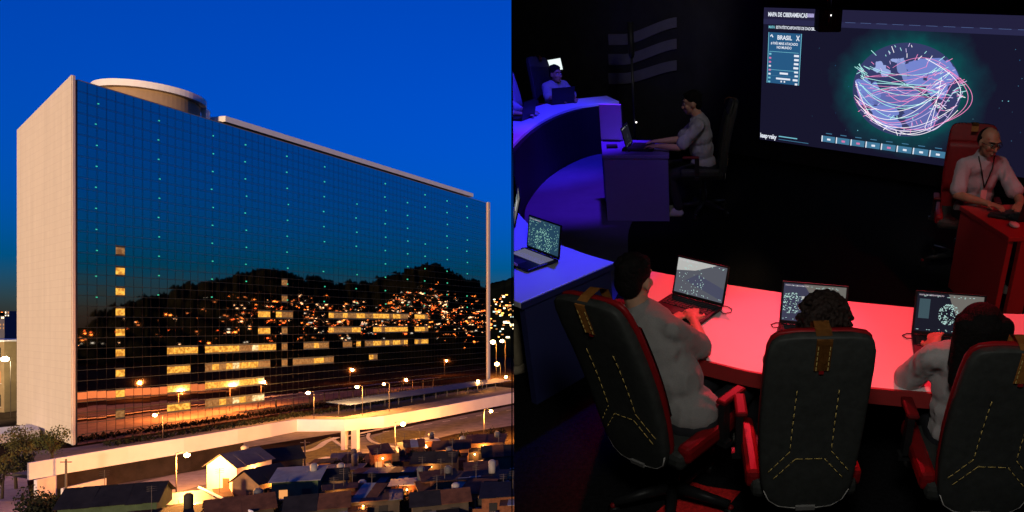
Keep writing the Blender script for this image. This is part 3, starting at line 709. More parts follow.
o = MB().prism(FL_, .002, .008).build('floor_glow_patch', mat('blue_lit_floor', (.11, .10, .16), .6, var=.1, scale=4)); tag(o, kind='structure', room=True); clip(o)  # paler patch added over the carpet, pool of blue light put into its colour
# red carpet inlay
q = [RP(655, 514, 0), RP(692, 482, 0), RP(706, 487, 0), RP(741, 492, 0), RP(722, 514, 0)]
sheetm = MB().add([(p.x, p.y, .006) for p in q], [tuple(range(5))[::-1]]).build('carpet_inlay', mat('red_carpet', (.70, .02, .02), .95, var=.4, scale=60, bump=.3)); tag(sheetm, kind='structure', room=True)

# ---------------------------------------------------------------- desks
m_lam = mat('white_laminate', (.74, .72, .72), .32, var=.03, scale=3)
m_panel = mat('grey_panel', (.20, .19, .21), .55, var=.06, scale=5)
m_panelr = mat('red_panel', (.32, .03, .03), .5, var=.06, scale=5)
m_blackp = mat('black_plastic', (.014, .014, .015), .45, var=.2, scale=30)
def arc_pts(pts, k=8): return [(p.x, p.y) for p in smooth([Vector((a, b, 0)) for a, b in pts], k)]
def ensure_up(o): return o
# red front desk
far = arc_pts([(-.42, 4.30), (-.03, 4.12), (.34, 3.97), (.92, 3.78), (1.84, 3.62), (2.9, 3.70)])
near = arc_pts([(-.47, 3.36), (-.2, 3.18), (.05, 3.06), (.30, 2.95), (.82, 2.82), (1.45, 2.74), (2.1, 2.74), (3.0, 2.86)])
dk1 = empty('curved_desk', (0, 0, 0)); tag(dk1, 'long curved white desk flooded with red light in the foreground', 'desk', room=True)
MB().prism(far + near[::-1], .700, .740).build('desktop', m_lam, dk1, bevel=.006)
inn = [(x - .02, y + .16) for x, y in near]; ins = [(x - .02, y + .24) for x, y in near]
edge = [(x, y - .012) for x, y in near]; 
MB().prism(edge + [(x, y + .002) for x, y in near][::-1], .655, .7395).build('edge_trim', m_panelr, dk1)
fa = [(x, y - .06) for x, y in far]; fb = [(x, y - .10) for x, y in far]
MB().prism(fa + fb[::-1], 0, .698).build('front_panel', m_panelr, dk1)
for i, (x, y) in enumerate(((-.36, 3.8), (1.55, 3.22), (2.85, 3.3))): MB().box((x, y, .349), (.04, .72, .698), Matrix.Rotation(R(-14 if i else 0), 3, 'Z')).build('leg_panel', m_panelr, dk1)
# blue near desk
inner = arc_pts([(-.61, 4.42), (-.88, 4.62), (-1.23, 4.98), (-1.63, 5.73), (-1.95, 6.5)])
outer = arc_pts([(-1.10, 3.77), (-1.5, 4.1), (-2.1, 4.9), (-2.7, 6.1)])
dk2 = empty('curved_desk'); tag(dk2, 'curved white desk end lit deep blue at the left', 'desk', room=True)
MB().prism(inner + outer[::-1], .700, .740).build('desktop', m_lam, dk2, bevel=.006)
e0, e1 = Vector((-.64, 4.40, 0)), Vector((-1.085, 3.80, 0)); en = Vector((-(e1 - e0).y, (e1 - e0).x, 0)).normalized()
MB().prism([(p.x, p.y) for p in (e0, e1, e1 - en * .05, e0 - en * .05)], 0, .698).build('end_panel', mat('blue_lit_panel', (.035, .04, .15), .55, var=.06, scale=5), dk2)  # blue lamp light put into the panel's colour
MB().prism([(x - .1, y - .08) for x, y in inner] + [(x - .14, y - .11) for x, y in inner][::-1], 0, .697).build('front_panel', m_panel, dk2)
MB().prism([(p.x, p.y) for p in (Vector((-.598, 4.412, 0)), Vector((-1.088, 3.760, 0)), Vector((-1.094, 3.764, 0)), Vector((-.604, 4.416, 0)))], .698, .738).build('edge_trim', mat('blue_lit_edge', (.03, .035, .16), .5), dk2)  # strip added over the white desk edge, blue light put into its colour
clip_tree(dk2)
# blue far desk
inner = arc_pts([(-1.95, 6.9), (-2.17, 7.9), (-2.16, 9.4), (-1.86, 10.5), (-1.30, 10.98)])
outer = arc_pts([(-2.5, 6.9), (-2.74, 7.9), (-2.72, 9.5), (-2.32, 10.85), (-1.55, 11.5)])
dk3 = empty('curved_desk'); tag(dk3, 'far curved desk lit blue where two people sit at laptops', 'desk', room=True)
MB().prism(inner + outer[::-1], .700, .740).build('desktop', m_lam, dk3, bevel=.006)
MB().prism([(x + .05, y - .01) for x, y in inner] + [(x, y) for x, y in inner][::-1], 0, .699).build('front_panel', mat('dark_panel', (.010, .010, .014), .6, var=.1), dk3)
clip_tree(dk3)
# middle desk
def pedestal_desk(name, label, quad, topm, panm, panels):
    o = empty(name); tag(o, label, 'desk', room=True)
    MB().prism(quad, .700, .740).build('desktop', topm, o, bevel=.006)
    for i, j in panels:
        a, b = Vector(quad[i]), Vector(quad[j]); t = (b - a).normalized(); n_ = Vector((-t.y, t.x)); c = sum((Vector(q) for q in quad), Vector((0, 0))) / len(quad)
        if n_.dot(c - a) < 0: n_ = -n_
        a2, b2 = a + t * .012 + n_ * .012, b - t * .012 + n_ * .012
        MB().prism([a2, b2, b2 + n_ * .04, a2 + n_ * .04], 0, .699).build('side_panel', panm, o)
    return o
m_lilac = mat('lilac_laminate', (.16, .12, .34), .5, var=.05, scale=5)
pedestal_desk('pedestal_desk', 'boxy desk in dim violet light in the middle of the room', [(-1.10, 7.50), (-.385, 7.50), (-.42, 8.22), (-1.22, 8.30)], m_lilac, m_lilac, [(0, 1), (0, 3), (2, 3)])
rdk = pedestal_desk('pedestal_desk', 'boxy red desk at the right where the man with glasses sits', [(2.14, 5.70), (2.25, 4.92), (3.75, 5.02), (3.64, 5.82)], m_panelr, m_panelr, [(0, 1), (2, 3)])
MB().box((2.42, 4.96, .35), (.13, .05, .697), Matrix.Rotation(R(4), 3, 'Z')).build('frame_post', m_panelr, rdk)
MB().box((3.0, 5.0, .64), (1.2, .05, .11), Matrix.Rotation(R(4), 3, 'Z')).build('frame_rail', m_panelr, rdk)

# ---------------------------------------------------------------- big screen
scr = empty('video_wall', WP(0, 0)); tag(scr, 'huge wall screen showing a glowing globe of network attacks', 'screen', room=True)
scr.rotation_euler.z = math.atan2(-WD.y, -WD.x)       # local x to the right along the wall, local -y into the room
S0, S1, SW = .30, 2.06, 4.5
MB().box((SW / 2, -.05, (S0 + S1) / 2), (SW + .05, .09, S1 - S0 + .05)).build('housing', m_blackp, scr)
def nodes(name):
    m = bpy.data.materials.new(name); m.use_nodes = True; nt = m.node_tree
    for n in list(nt.nodes): nt.nodes.remove(n)
    out = nt.nodes.new('ShaderNodeOutputMaterial'); em = nt.nodes.new('ShaderNodeEmission'); nt.links.new(em.outputs[0], out.inputs[0]); return m, nt, em
GC = (2.10, -.107, 1.16); GR = .56; GX = 1.26
def screen_mat():
    m, nt, em = nodes('screen_navy'); tc = nt.nodes.new('ShaderNodeTexCoord'); L = nt.links.new
    sub = nt.nodes.new('ShaderNodeVectorMath'); sub.operation = 'SUBTRACT'; sub.inputs[1].default_value = GC; L(tc.outputs['Object'], sub.inputs[0])
    sc_ = nt.nodes.new('ShaderNodeVectorMath'); sc_.operation = 'MULTIPLY'; sc_.inputs[1].default_value = (1 / GX, 0, 1.0); L(sub.outputs[0], sc_.inputs[0])
    ln = nt.nodes.new('ShaderNodeVectorMath'); ln.operation = 'LENGTH'; L(sc_.outputs[0], ln.inputs[0])
    no = nt.nodes.new('ShaderNodeTexNoise'); no.inputs['Scale'].default_value = 5; no.inputs['Detail'].default_value = 4; L(tc.outputs['Object'], no.inputs['Vector'])
    ma = nt.nodes.new('ShaderNodeMath'); ma.operation = 'MULTIPLY_ADD'; ma.inputs[1].default_value = .22; L(no.outputs['Fac'], ma.inputs[0]); L(ln.outputs['Value'], ma.inputs[2])
    rp = nt.nodes.new('ShaderNodeValToRGB'); e = rp.color_ramp.elements
    e[0].position = .60; e[0].color = (.003, .10, .10, 1); e[1].position = .96; e[1].color = (.009, .0085, .026, 1)
    x = e.new(.78); x.color = (.007, .035, .055, 1)
    L(ma.outputs[0], rp.inputs[0]); L(rp.outputs[0], em.inputs[0]); em.inputs[1].default_value = 1.0 * KE
    return m
MB().box((SW / 2, -.1, (S0 + S1) / 2), (SW, .008, S1 - S0)).build('display', screen_mat(), scr)
def em(name, c, s=1.0):
    if name in MATS: return MATS[name]
    m, nt, e = nodes(name); e.inputs[0].default_value = tuple(c) + (1,); e.inputs[1].default_value = s * KE; MATS[name] = m; return m
e_white = em('screen_white', (.85, .9, 1.0), 1.0); e_cyan = em('screen_cyan', (.25, .75, .9), .8); e_pink = em('screen_pink', (.9, .25, .55), .8)
e_panel = em('screen_blue', (.022, .105, .24), 1.0); e_bar = em('screen_bar', (.06, .20, .34), 1.0); e_strip = em('screen_strip', (.024, .024, .075), 1.0)
DISP = -.1065
def flat(name, pts, m, y=DISP, parent=scr):
    n = len(pts); return MB().add([(x, y, z) for x, z in pts], [tuple(range(n))]).build(name, m, parent)
def rect(name, x0, z0, x1, z1, m, y=DISP, parent=scr): return flat(name, [(x0, z0), (x1, z0), (x1, z1), (x0, z1)], m, y, parent)
def text(name, s, x, z, size, m, y=DISP - .003, align='LEFT', parent=scr, bold=.0, sx=1.0):
    cu = bpy.data.curves.new(name, 'FONT'); cu.body = s; cu.size = size; cu.align_x = align; cu.offset = bold * size; cu.extrude = 0
    o = bpy.data.objects.new(name, cu); COL.objects.link(o); bpy.context.view_layer.update()
    me = bpy.data.meshes.new_from_object(o.evaluated_get(bpy.context.evaluated_depsgraph_get())); bpy.data.objects.remove(o)
    me.materials.clear(); o = link(name, me, m, parent, loc=(x, y, z), rot=(R(90), 0, 0)); o.scale = (sx, 1, 1); return o
ZT = S1
rect('title_band', 0, ZT - .205, SW, ZT - .14, e_strip); rect('title_band', 0, ZT - .14, SW, ZT, em('screen_strip_low', (.018, .016, .050)))
text('title_text', 'MAPA DE CIBERAMEAÇAS', .07, ZT - .105, .072, e_white, bold=.03, sx=.72); rect('title_tail', .66, ZT - .10, .76, ZT - .055, em('screen_lilac', (.5, .45, .8)))
text('menu_text', 'MAPA', .085, ZT - .255, .05, e_cyan, bold=.02, sx=.75); text('menu_text', 'ESTATÍSTICAS', .20, ZT - .255, .05, e_white, bold=.02, sx=.8)
text('menu_text', 'FONTES DE DADOS', .44, ZT - .255, .05, e_white, bold=.02, sx=.75); text('menu_text', 'BUZZ', .745, ZT - .255, .05, e_white, bold=.02, sx=.8)
for k in range(16):
    x = 1.0 + k * .21; rect('divider_line', x, ZT - .146, x + .14, ZT - .142, em('screen_line', (.10, .16, .36)), y=DISP - .002)
pn = rect('info_panel', .085, 1.10, .60, ZT - .305, e_panel)
for x in (.088, .592): rect('panel_border', x, 1.10, x + .008, ZT - .305, e_cyan, DISP - .003, pn)
pz = ZT - .305
text('panel_text', 'BRASIL', .34, pz - .085, .075, e_white, align='CENTER', parent=pn, bold=.03)
text('panel_text', '# PAÍS MAIS ATACADO', .34, pz - .15, .045, e_white, align='CENTER', parent=pn, bold=.02, sx=.9)
text('panel_text', 'NO MUNDO', .34, pz - .20, .045, e_white, align='CENTER', parent=pn, bold=.02, sx=.9)
MB().tube([(.12, DISP - .004, pz - .05), (.14, DISP - .004, pz - .03), (.16, DISP - .004, pz - .06)], .008, 5).build('panel_icon', e_white, pn)
for a in (-1, 1): MB().tube([(.545 - .022 * a, DISP - .004, pz - .025), (.545 + .022 * a, DISP - .004, pz - .09)], .006, 5).build('close_mark', e_white, pn)
rect('panel_rule', .11, pz - .245, .57, pz - .24, e_cyan, DISP - .003, pn); rect('panel_rule', .11, 1.275, .57, 1.28, e_cyan, DISP - .003, pn); rect('panel_rule', .10, 1.20, .58, 1.205, e_bar, DISP - .003, pn)
for k in range(8):
    z = pz - .285 - k * .052; c = [e_cyan, e_pink, e_pink, e_white, e_pink, e_white, e_cyan, e_cyan][k]
    rect('row_mark', .11, z, .145, z + .022, c, DISP - .003, pn); w = (.075, .07, .07, .075, .06, .05, .075, .04)[k]
    rect('row_value', .575 - w, z - .008, .575, z + .018, e_white, DISP - .003, pn)
rect('row_value', .29, 1.225, .42, 1.25, e_white, DISP - .003, pn); rect('row_value', .235, 1.155, .46, 1.178, e_white, DISP - .003, pn)
for x in (.31, .36): rect('row_mark', x, 1.12, x + .022, 1.142, e_white, DISP - .003, pn)
text('logo_text', 'kaspersky', .012, .335, .085, e_white, bold=.04, sx=.8)
rect('status_text', .32, .375, .62, .388, e_cyan); rect('status_text', .32, .335, .80, .343, e_bar)
for k in range(9):
    x = 1.0 + k * .217
    b = rect('counter_tile', x, .395, x + .20, .475, e_bar); rect('tile_edge', x, .395, x + .016, .475, e_white, DISP - .003, b)
    rect('tile_value', x + .085, .420, x + .135, .445, e_pink if k in (1, 2, 4) else e_white, DISP - .003, b); rect('tile_caption', x + .06, .505, x + .15, .515, e_bar)
# globe
e_sea = em('globe_sea', (.040, .050, .15)); e_land = em('globe_land', (.19, .25, .66)); e_ice = em('globe_ice', (.34, .42, .80))
rnd = random.Random(4)
gl = flat('globe', [(GC[0] + GR * GX * math.cos(a), GC[2] + GR * math.sin(a)) for a in [2 * math.pi * k / 72 for k in range(72)]], e_sea, DISP - .001)
def blobpoly(cx, cz, rx, rz_, seed, n=54, rough=.22):
    r = random.Random(seed); ph = [r.uniform(0, 6.28) for _ in range(9)]; out = []
    for k in range(n):
        a = 2 * math.pi * k / n; q = 1 + sum(rough / (i + 1) * math.sin((i + 2) * a + ph[i]) for i in range(9)) + r.gauss(0, .04); x, z = cx + rx * q * math.cos(a), cz + rz_ * q * math.sin(a)
        d = math.hypot(x, z)
        if d > .985: x, z = x / d * .985, z / d * .985
        out.append((GC[0] + x * GR * GX, GC[2] + z * GR))
    return out
def fanpoly(name, pts, m, y):
    cx = sum(p[0] for p in pts) / len(pts); cz = sum(p[1] for p in pts) / len(pts); n = len(pts)
    return MB().add([(cx, y, cz)] + [(x, y, z) for x, z in pts], [(0, 1 + k, 1 + (k + 1) % n) for k in range(n)]).build(name, m, gl)
for c in ((.30, .52, .36, .20, 31, e_land), (.62, .30, .26, .34, 2, e_land), (.18, .22, .20, .12, 47, e_land), (-.12, -.18, .50, .26, 3, em('globe_mid', (.13, .16, .46))), (-.30, -.58, .30, .24, 5, e_land), (.35, -.55, .38, .22, 6, em('globe_mid', (.13, .16, .46))), (-.70, -.12, .20, .35, 7, e_land)):
    fanpoly('continent', blobpoly(*c[:5]), c[5], DISP - .002)
for c in ((-.48, .42, .13, .14, 11, e_ice), (-.10, .46, .09, .20, 12, em('globe_pale', (.22, .28, .62))), (-.18, .62, .1, .06, 13, e_ice)):
    fanpoly('continent', blobpoly(*c[:5], rough=.35), c[5], DISP - .0026)
def arcline(x0, z0, x1, z1, sag, m, w=.0034, name='attack_arc'):
    pts = []
    for k in range(19):
        t = k / 18; pts.append((GC[0] + GR * GX * (x0 + (x1 - x0) * t), DISP - .006, GC[2] + GR * (z0 + (z1 - z0) * t - sag * 4 * t * (1 - t))))
    MB().tube(pts, w, 4).build(name, m, gl)
e_lcy = em('arc_cyan', (.45, .95, .9), 1.1); e_lpk = em('arc_pink', (1.0, .30, .62), 1.0); e_lwh = em('arc_white', (1, .95, 1), 1.2); e_llc = em('arc_lilac', (.75, .60, 1.0), 1.0)
arcs = [(-.85, .22, .55, .18, .06, e_lcy), (-.86, .2, .6, .05, .22, e_lcy), (-.9, .1, .62, -.05, .35, e_lcy), (-.6, .1, .7, 0, -.06, e_lcy), (-.95, -.2, .65, .1, .42, e_lwh), (-.95, -.25, .7, .05, .62, e_lpk), (-.9, -.3, .45, .2, .38, e_lpk), (-.85, -.4, .5, -.1, .4, e_lwh), (-.8, -.5, .7, -.15, .42, e_llc), (-.7, -.62, .95, -.2, .38, e_lwh), (-.6, -.72, .8, -.4, .3, e_llc), (-.2, .05, .6, .25, .2, e_llc), (-.3, -.1, .55, .3, .3, e_lpk), (.45, -.75, .72, .2, -.12, e_lwh), (.5, -.72, .9, .15, .0, e_llc), (.55, -.70, .62, .35, .08, e_lwh), (-.93, -.28, .45, -.78, .30, e_lwh), (-.9, -.35, .5, -.76, .22, e_lpk), (.95, .35, .6, -.7, -.30, e_lpk), (1.02, .1, .45, -.78, .3, e_llc), (-.95, .05, -.55, -.75, .06, e_lpk), (-.94, 0, .3, -.45, .35, e_lcy), (.0, -.9, .98, -.3, .25, e_lwh), (-.85, .05, .4, -.2, .3, e_lcy)]
for a in arcs: arcline(*a)
for a in ((.62, .55, .72, -.62, -.52), (.5, .62, .5, -.75, -.62), (-.9, -.3, .6, -.7, .42), (-.95, .1, -.3, -.8, .22), (.3, .7, .95, -.1, -.25)): MB().tube([(GC[0] + GR * GX * (a[0] + (a[2] - a[0]) * t - (a[4] * 4 * t * (1 - t) if a[4] < 0 else 0)), DISP - .006, GC[2] + GR * (a[1] + (a[3] - a[1]) * t - (a[4] * 4 * t * (1 - t) if a[4] > 0 else 0))) for t in [q / 20 for q in range(21)]], .0036, 4).build('attack_arc', e_lpk if a[4] < -.5 else e_lwh, gl)
for k in range(14):
    x0, z0, x1, z1 = rnd.uniform(-.9, -.2), rnd.uniform(-.3, .5), rnd.uniform(.3, .8), rnd.uniform(-.1, .6)
    arcline(x0, z0, x1, z1, rnd.uniform(-.2, .25), rnd.choice((e_lcy, e_llc, e_lpk, e_lpk)), .0026)
for k in range(120):
    a = rnd.gauss(.15, .45) if k < 52 else rnd.uniform(0, 6.28); q = rnd.uniform(.55, .98); x, z = q * math.cos(a), q * math.sin(a); l = rnd.uniform(.03, .14)
    arcline(x, z, x + l * math.cos(a + rnd.uniform(-.5, .5)), z + l * math.sin(a + rnd.uniform(-.5, .9)), 0, rnd.choice((e_lcy, e_lwh, e_llc, e_lpk)), .0036, 'attack_spark')
for k in range(8): arcline(-.92 + rnd.uniform(-.08, .1), .25 + rnd.uniform(-.12, .3), -.75 + rnd.uniform(-.08, .08), .2 + rnd.uniform(-.1, .2), 0, e_lcy, .0036, 'attack_spark')
for k in range(46):
    x, z = rnd.uniform(.7, SW - .1), rnd.uniform(S0 + .28, S1 - .25); s = rnd.choice((.005, .006, .008, .011))
    if math.hypot((x - GC[0]) / GX, z - GC[2]) < GR * 1.05: continue
    rect('star', x, z, x + s, z + s, rnd.choice((e_bar, e_bar, e_cyan, e_panel)))

# striped wall emblem
em_o = empty('wall_emblem', WP(-2.0, 0)); tag(em_o, 'grey wall emblem of three waving stripes', 'emblem', room=True)
em_o.rotation_euler.z = scr.rotation_euler.z
m_emb = mat('emblem_grey', (.17, .165, .18), .7, var=.1, scale=6)
def wallpix(u, v):
    d = rdir(u, v); o3 = Vector((0, 0, HR)); t = (W0 - o3).dot(WN) / d.dot(WN); p = o3 + d * t; k = (p - W0).dot(-WD); return k, p.z
for vl, vr in ((34, 17), (54, 38.5), (73, 60)):
    cols = []
    for i in range(25):
        t = i / 24; u = 610 + 68 * t; s = max(0, (t - .22) / .78); s = s * s * (3 - 2 * s); s = .35 * max(0, (t - .22) / .78) + .65 * s
        top = vl + (vr - vl) * s; h = 11 - .8 * t
        k0, z0 = wallpix(u, top + h); k1, z1 = wallpix(u, top); cols.append((k0 + 2.0, z0, z1))
    mb = MB()
    for (a, b, c), (d, e, f) in zip(cols, cols[1:]): mb.add([(a, -.03, b), (d, -.03, e), (d, -.03, f), (a, -.03, c), (a, 0, b), (d, 0, e), (d, 0, f), (a, 0, c)], [(0, 1, 2, 3), (0, 4, 5, 1), (3, 2, 6, 7)])
    mb.build('stripe', m_emb, em_o)
# pole lamp before the emblem
pb = RP(634, 146, 0); pb = Vector((-1.06, 10.9, 0)); pt = RF(630, 22, 10.9); ps = empty('pole_lamp', (pt.x, 10.9, 0)); tag(ps, 'thin dark pole with a cylindrical head before the striped emblem', 'pole', room=True)
zt = pt.z
MB().tube([(0, 0, 0), (0, 0, zt - .4)], .018, 8).build('pole', mat('dark_metal', (.05, .05, .055), .4, metal=.6), ps)
MB().tube([(0, 0, zt - .48), (0, 0, zt - .44), (0, 0, zt)], [.03, .045, .045], 12).build('head', m_blackp, ps)
MB().tube([(0, 0, 0), (0, 0, .03)], .16, 20).build('base', m_blackp, ps)
MB().ell((.03, -.02, RF(631, 122, 10.9).z), (.012, .012, .012)).build('indicator', em('indicator_white', (1, .95, .9), 4), ps)
# ceiling projector
pj = RF(828, 20, 7.4); po = empty('ceiling_projector', (pj.x, pj.y, pj.z)); tag(po, 'black projector hanging from a ceiling pole before the wall screen', 'projector', room=True)
MB().tube([(0, 0, .1), (0, 0, CH - pj.z)], .022, 8).build('pole', mat('grey_metal', (.35, .34, .33), .4, metal=.5), po)
bd = MB().box((0, 0, 0), (.22, .30, .20)).build('body', m_blackp, po, bevel=.01)
for k in range(6): MB().box((-.085 + k * .034, -.153, .03), (.012, .012, .13)).build('vent_slat', mat('dark_slat', (.03, .03, .028), .5), bd)
MB().box((0, -.152, -.07), (.20, .014, .05)).build('front_trim', mat('dark_trim', (.028, .027, .025), .4), bd)
MB().ell((.0, -.16, .05), (.006, .006, .006)).build('indicator', em('indicator_white', (1, .95, .9), 2), bd)

# ---------------------------------------------------------------- chairs
m_vinyl = mat('black_vinyl', (.032, .034, .032), .6, var=.25, scale=25, bump=.05)
m_redv = mat('red_vinyl', (.20, .006, .008), .45, var=.15, scale=20)
m_tan = mat('tan_leather', (.32, .125, .028), .6, var=.25, scale=30)
m_stitch = mat('yellow_stitch', (.50, .36, .11), .8)
m_pipe = mat('grey_piping', (.42, .40, .38), .5)
WH = [(0, .08), (.015, .138), (.05, .180), (.13, .208), (.28, .224), (.45, .230), (.62, .228), (.76, .224), (.84, .218), (.880, .205), (.902, .180), (.912, .13)]
def wat(h):
    for (a, b), (c, d) in zip(WH, WH[1:]):
        if a <= h <= c: return b + (d - b) * (h - a) / (c - a)
    return .1
def bowl(h): return .030 * math.sin(min(1, h / .9) * math.pi) - .02 * (h / .9) ** 2   # gentle S along the height
def loft(wadd, y0, th, hs=None, p=5.0, n=32):
    vs, fs = [], []; hs = hs or [x[0] for x in WH]; hs2 = []
    for a, b in zip(hs, hs[1:]): hs2 += [a, (a + b) / 2]
    hs2.append(hs[-1])
    for i, h in enumerate(hs2):
        w = wat(h) + wadd; e = th / 2 * (0.55 + .45 * min(1, 6 * min(h + .01, .93 - h)))
        for k in range(n):
            a = 2 * math.pi * k / n; c, s = math.cos(a), math.sin(a)
            vs.append((w * math.copysign(abs(c) ** (2 / p), c), y0 + bowl(h) + e * math.copysign(abs(s) ** (2 / p), s), h))
    for i in range(len(hs2) - 1):
        for k in range(n):
            a, b = i * n + k, i * n + (k + 1) % n; fs.append((a, b, b + n, a + n))
    fs += [tuple(range(n))[::-1], tuple(range(len(vs) - n, len(vs)))]
    return MB().add(vs, fs, True)
def back_y(x, h, y0=0.0, th=.075, pr=.003):
    w = wat(h); e = th / 2 * (0.55 + .45 * min(1, 6 * min(h + .01, .93 - h))); q = min(.999, abs(x) / w); return y0 + bowl(h) - (e * (1 - q ** 5) ** .2) - pr
def stitch_path(mb, a, b, dash=.028, gap=.009):
    a, b = Vector(a), Vector(b); L = (b - a).length; n = max(1, int(L / (dash + gap)))
    for k in range(n):
        p = a.lerp(b, k / n); q = a.lerp(b, (k + dash / (dash + gap)) / n)
        mb.tube([(p.x, back_y(p.x, p.y), p.y), (q.x, back_y(q.x, q.y), q.y)], .0021, 4)
def make_chair():
    o = empty('swivel_chair')
    MB().box((0, .03, .485), (.50, .50, .09)).build('seat', m_vinyl, o, bevel=.03)
    for s in (-1, 1): MB().box((s * .235, .04, .52), (.08, .46, .09)).build('seat_bolster', m_redv, o, bevel=.025)
    bk = loft(0, 0, .075).build('backrest', m_vinyl, o, loc=(0, -.23, .405), rot=(R(9), 0, 0)); bk.scale = (1, 1, .955)
    loft(.001, .040, .045).build('front_cushion', m_redv, bk)
    for s in (-1, 1): loft(-.01, .062, .04, [.28, .45, .62, .76]).build('side_bolster', m_redv, bk).scale = (1, 1, 1)
    # strap over the top
    st = MB(); pts = []
    for h in (.765, .80, .84, .88, .905): pts.append((back_y(0, h, pr=.006), h))
    pts += [(.0, .922), (.06, .925), (.10, .90), (.105, .85)]
    for (y, z), (y2, z2) in zip(pts, pts[1:]): st.add([(-.032, y, z), (.032, y, z), (.032, y2, z2), (-.032, y2, z2)], [(0, 1, 2, 3), (3, 2, 1, 0)])
    sp = st.build('strap', m_tan, bk)
    sm = MB()
    for x in (-.024, .024):
        for k in range(5): sm.box((x, back_y(0, .775 + k * .024, pr=.009), .775 + k * .024), (.003, .003, .014))
    so = sm.build('strap_stitching', m_stitch, sp); so['kind'] = 'stuff'
    MB().box((0, back_y(0, .757, pr=.004), .756), (.02, .006, .014)).build('strap_tip', m_redv, sp)
    mb = MB()
    for s in (-1, 1):
        stitch_path(mb, (s * .088, .66), (s * .092, .335)); stitch_path(mb, (s * .092, .335), (s * .19, .215)); stitch_path(mb, (s * .065, .295), (s * .165, .180))
    stitch_path(mb, (-.065, .295), (.065, .295))
    so = mb.build('stitching', m_stitch, bk); so['kind'] = 'stuff'
    MB().tube([(x, back_y(x, h, pr=-.002), h) for x, h in [(-.196, .11), (-.172, .055), (-.125, .022), (-.05, .012), (.05, .012), (.125, .022), (.172, .055), (.196, .11)]], .004, 6).build('piping', m_pipe, bk)
    MB().box((0, back_y(0, .02) - .004, .02), (.09, .012, .022)).build('badge', mat('grey_badge', (.16, .155, .15), .4), bk)
    for s in (-1, 1):
        ar = MB().box((s * .275, .15, .70), (.062, .19, .026)).build('armrest', mat('armrest_red', (.12, .006, .008), .5), o, bevel=.014)
        MB().box((s * .285, .08, .585), (.035, .05, .21)).build('post', m_blackp, ar)
        MB().box((s * .27, .08, .475), (.10, .05, .03)).build('bracket', m_blackp, ar)
    MB().tube([(0, 0, .10), (0, 0, .27), (0, 0, .27), (0, 0, .45)], [.04, .04, .025, .025], 12).build('gas_column', m_blackp, o)
    MB().box((0, 0, .432), (.2, .26, .03)).build('tilt_plate', m_blackp, o)
    for k in range(5):
        a = R(72 * k + 18); d = Vector((math.cos(a), math.sin(a), 0))
        lg = MB().tube([d * .03 + Vector((0, 0, .115)), d * .33 + Vector((0, 0, .085))], [.036, .022], 8).build('base_leg', m_blackp, o)
        t = Vector((-d.y, d.x, 0)); c = d * .33 + Vector((0, 0, .032))
        MB().tube([c - t * .028, c + t * .028], .031, 12).build('caster', m_blackp, lg)
        MB().ell(d * .335 + Vector((0, 0, .068)), (.018, .018, .014)).build('red_cap', m_redv, lg)
    return o
chair0 = make_chair(); first = [True]
def chair(x, y, yaw, label, group=None, recline=None, tall=.955, roll=0):
    o = chair0 if first[0] else copy_tree(chair0); first[0] = False
    o.location = (x, y, 0); o.rotation_euler = (0, 0, R(yaw)); tag(o, label, 'chair', group, room=True)
    if recline is not None:
        for ch in o.children:
            if ch.name.startswith('backrest'): ch.rotation_euler.x = R(recline); ch.scale.z = tall; ch.rotation_euler.y = R(roll)
    return o
chair(-.165, 2.86, -38, 'black swivel chair turned right with stitched back, leftmost in front', 'swivel chairs', 12, 1.02, -6).scale = (.93, .95, 1)
chair(.425, 2.60, 2, 'black swivel chair seen square from behind, middle of the front row', 'swivel chairs', 6, 1.0)
chair(1.195, 2.56, -3, 'black swivel chair at the lower right behind dark haired person', 'swivel chairs', 6)
c4 = chair(-.02, 7.82, 92, 'dark swivel chair of the man at the violet desk', 'swivel chairs', 8)
chair(2.36, 6.18, 165, 'dark swivel chair with red front behind the man with glasses', 'swivel chairs', 4)
c6 = chair(-2.34, 11.25, -125, 'dark swivel chair of the far person under the white monitor', 'swivel chairs')
c7 = chair(-2.62, 10.72, -100, 'blue lit swivel chair at the far desk, nearest the left edge', 'swivel chairs')
clip_tree(c7)
for c_ in (c4, c6, c7):
    for q in c_.children_recursive:
        for sl in getattr(q, 'material_slots', []):
            if sl.material == m_redv or (c_ == c7 and sl.material == m_vinyl): sl.link = 'OBJECT'; sl.material = m_vinyl if c_ != c7 else mat('grey_fabric', (.55, .55, .58), .8, var=.1)

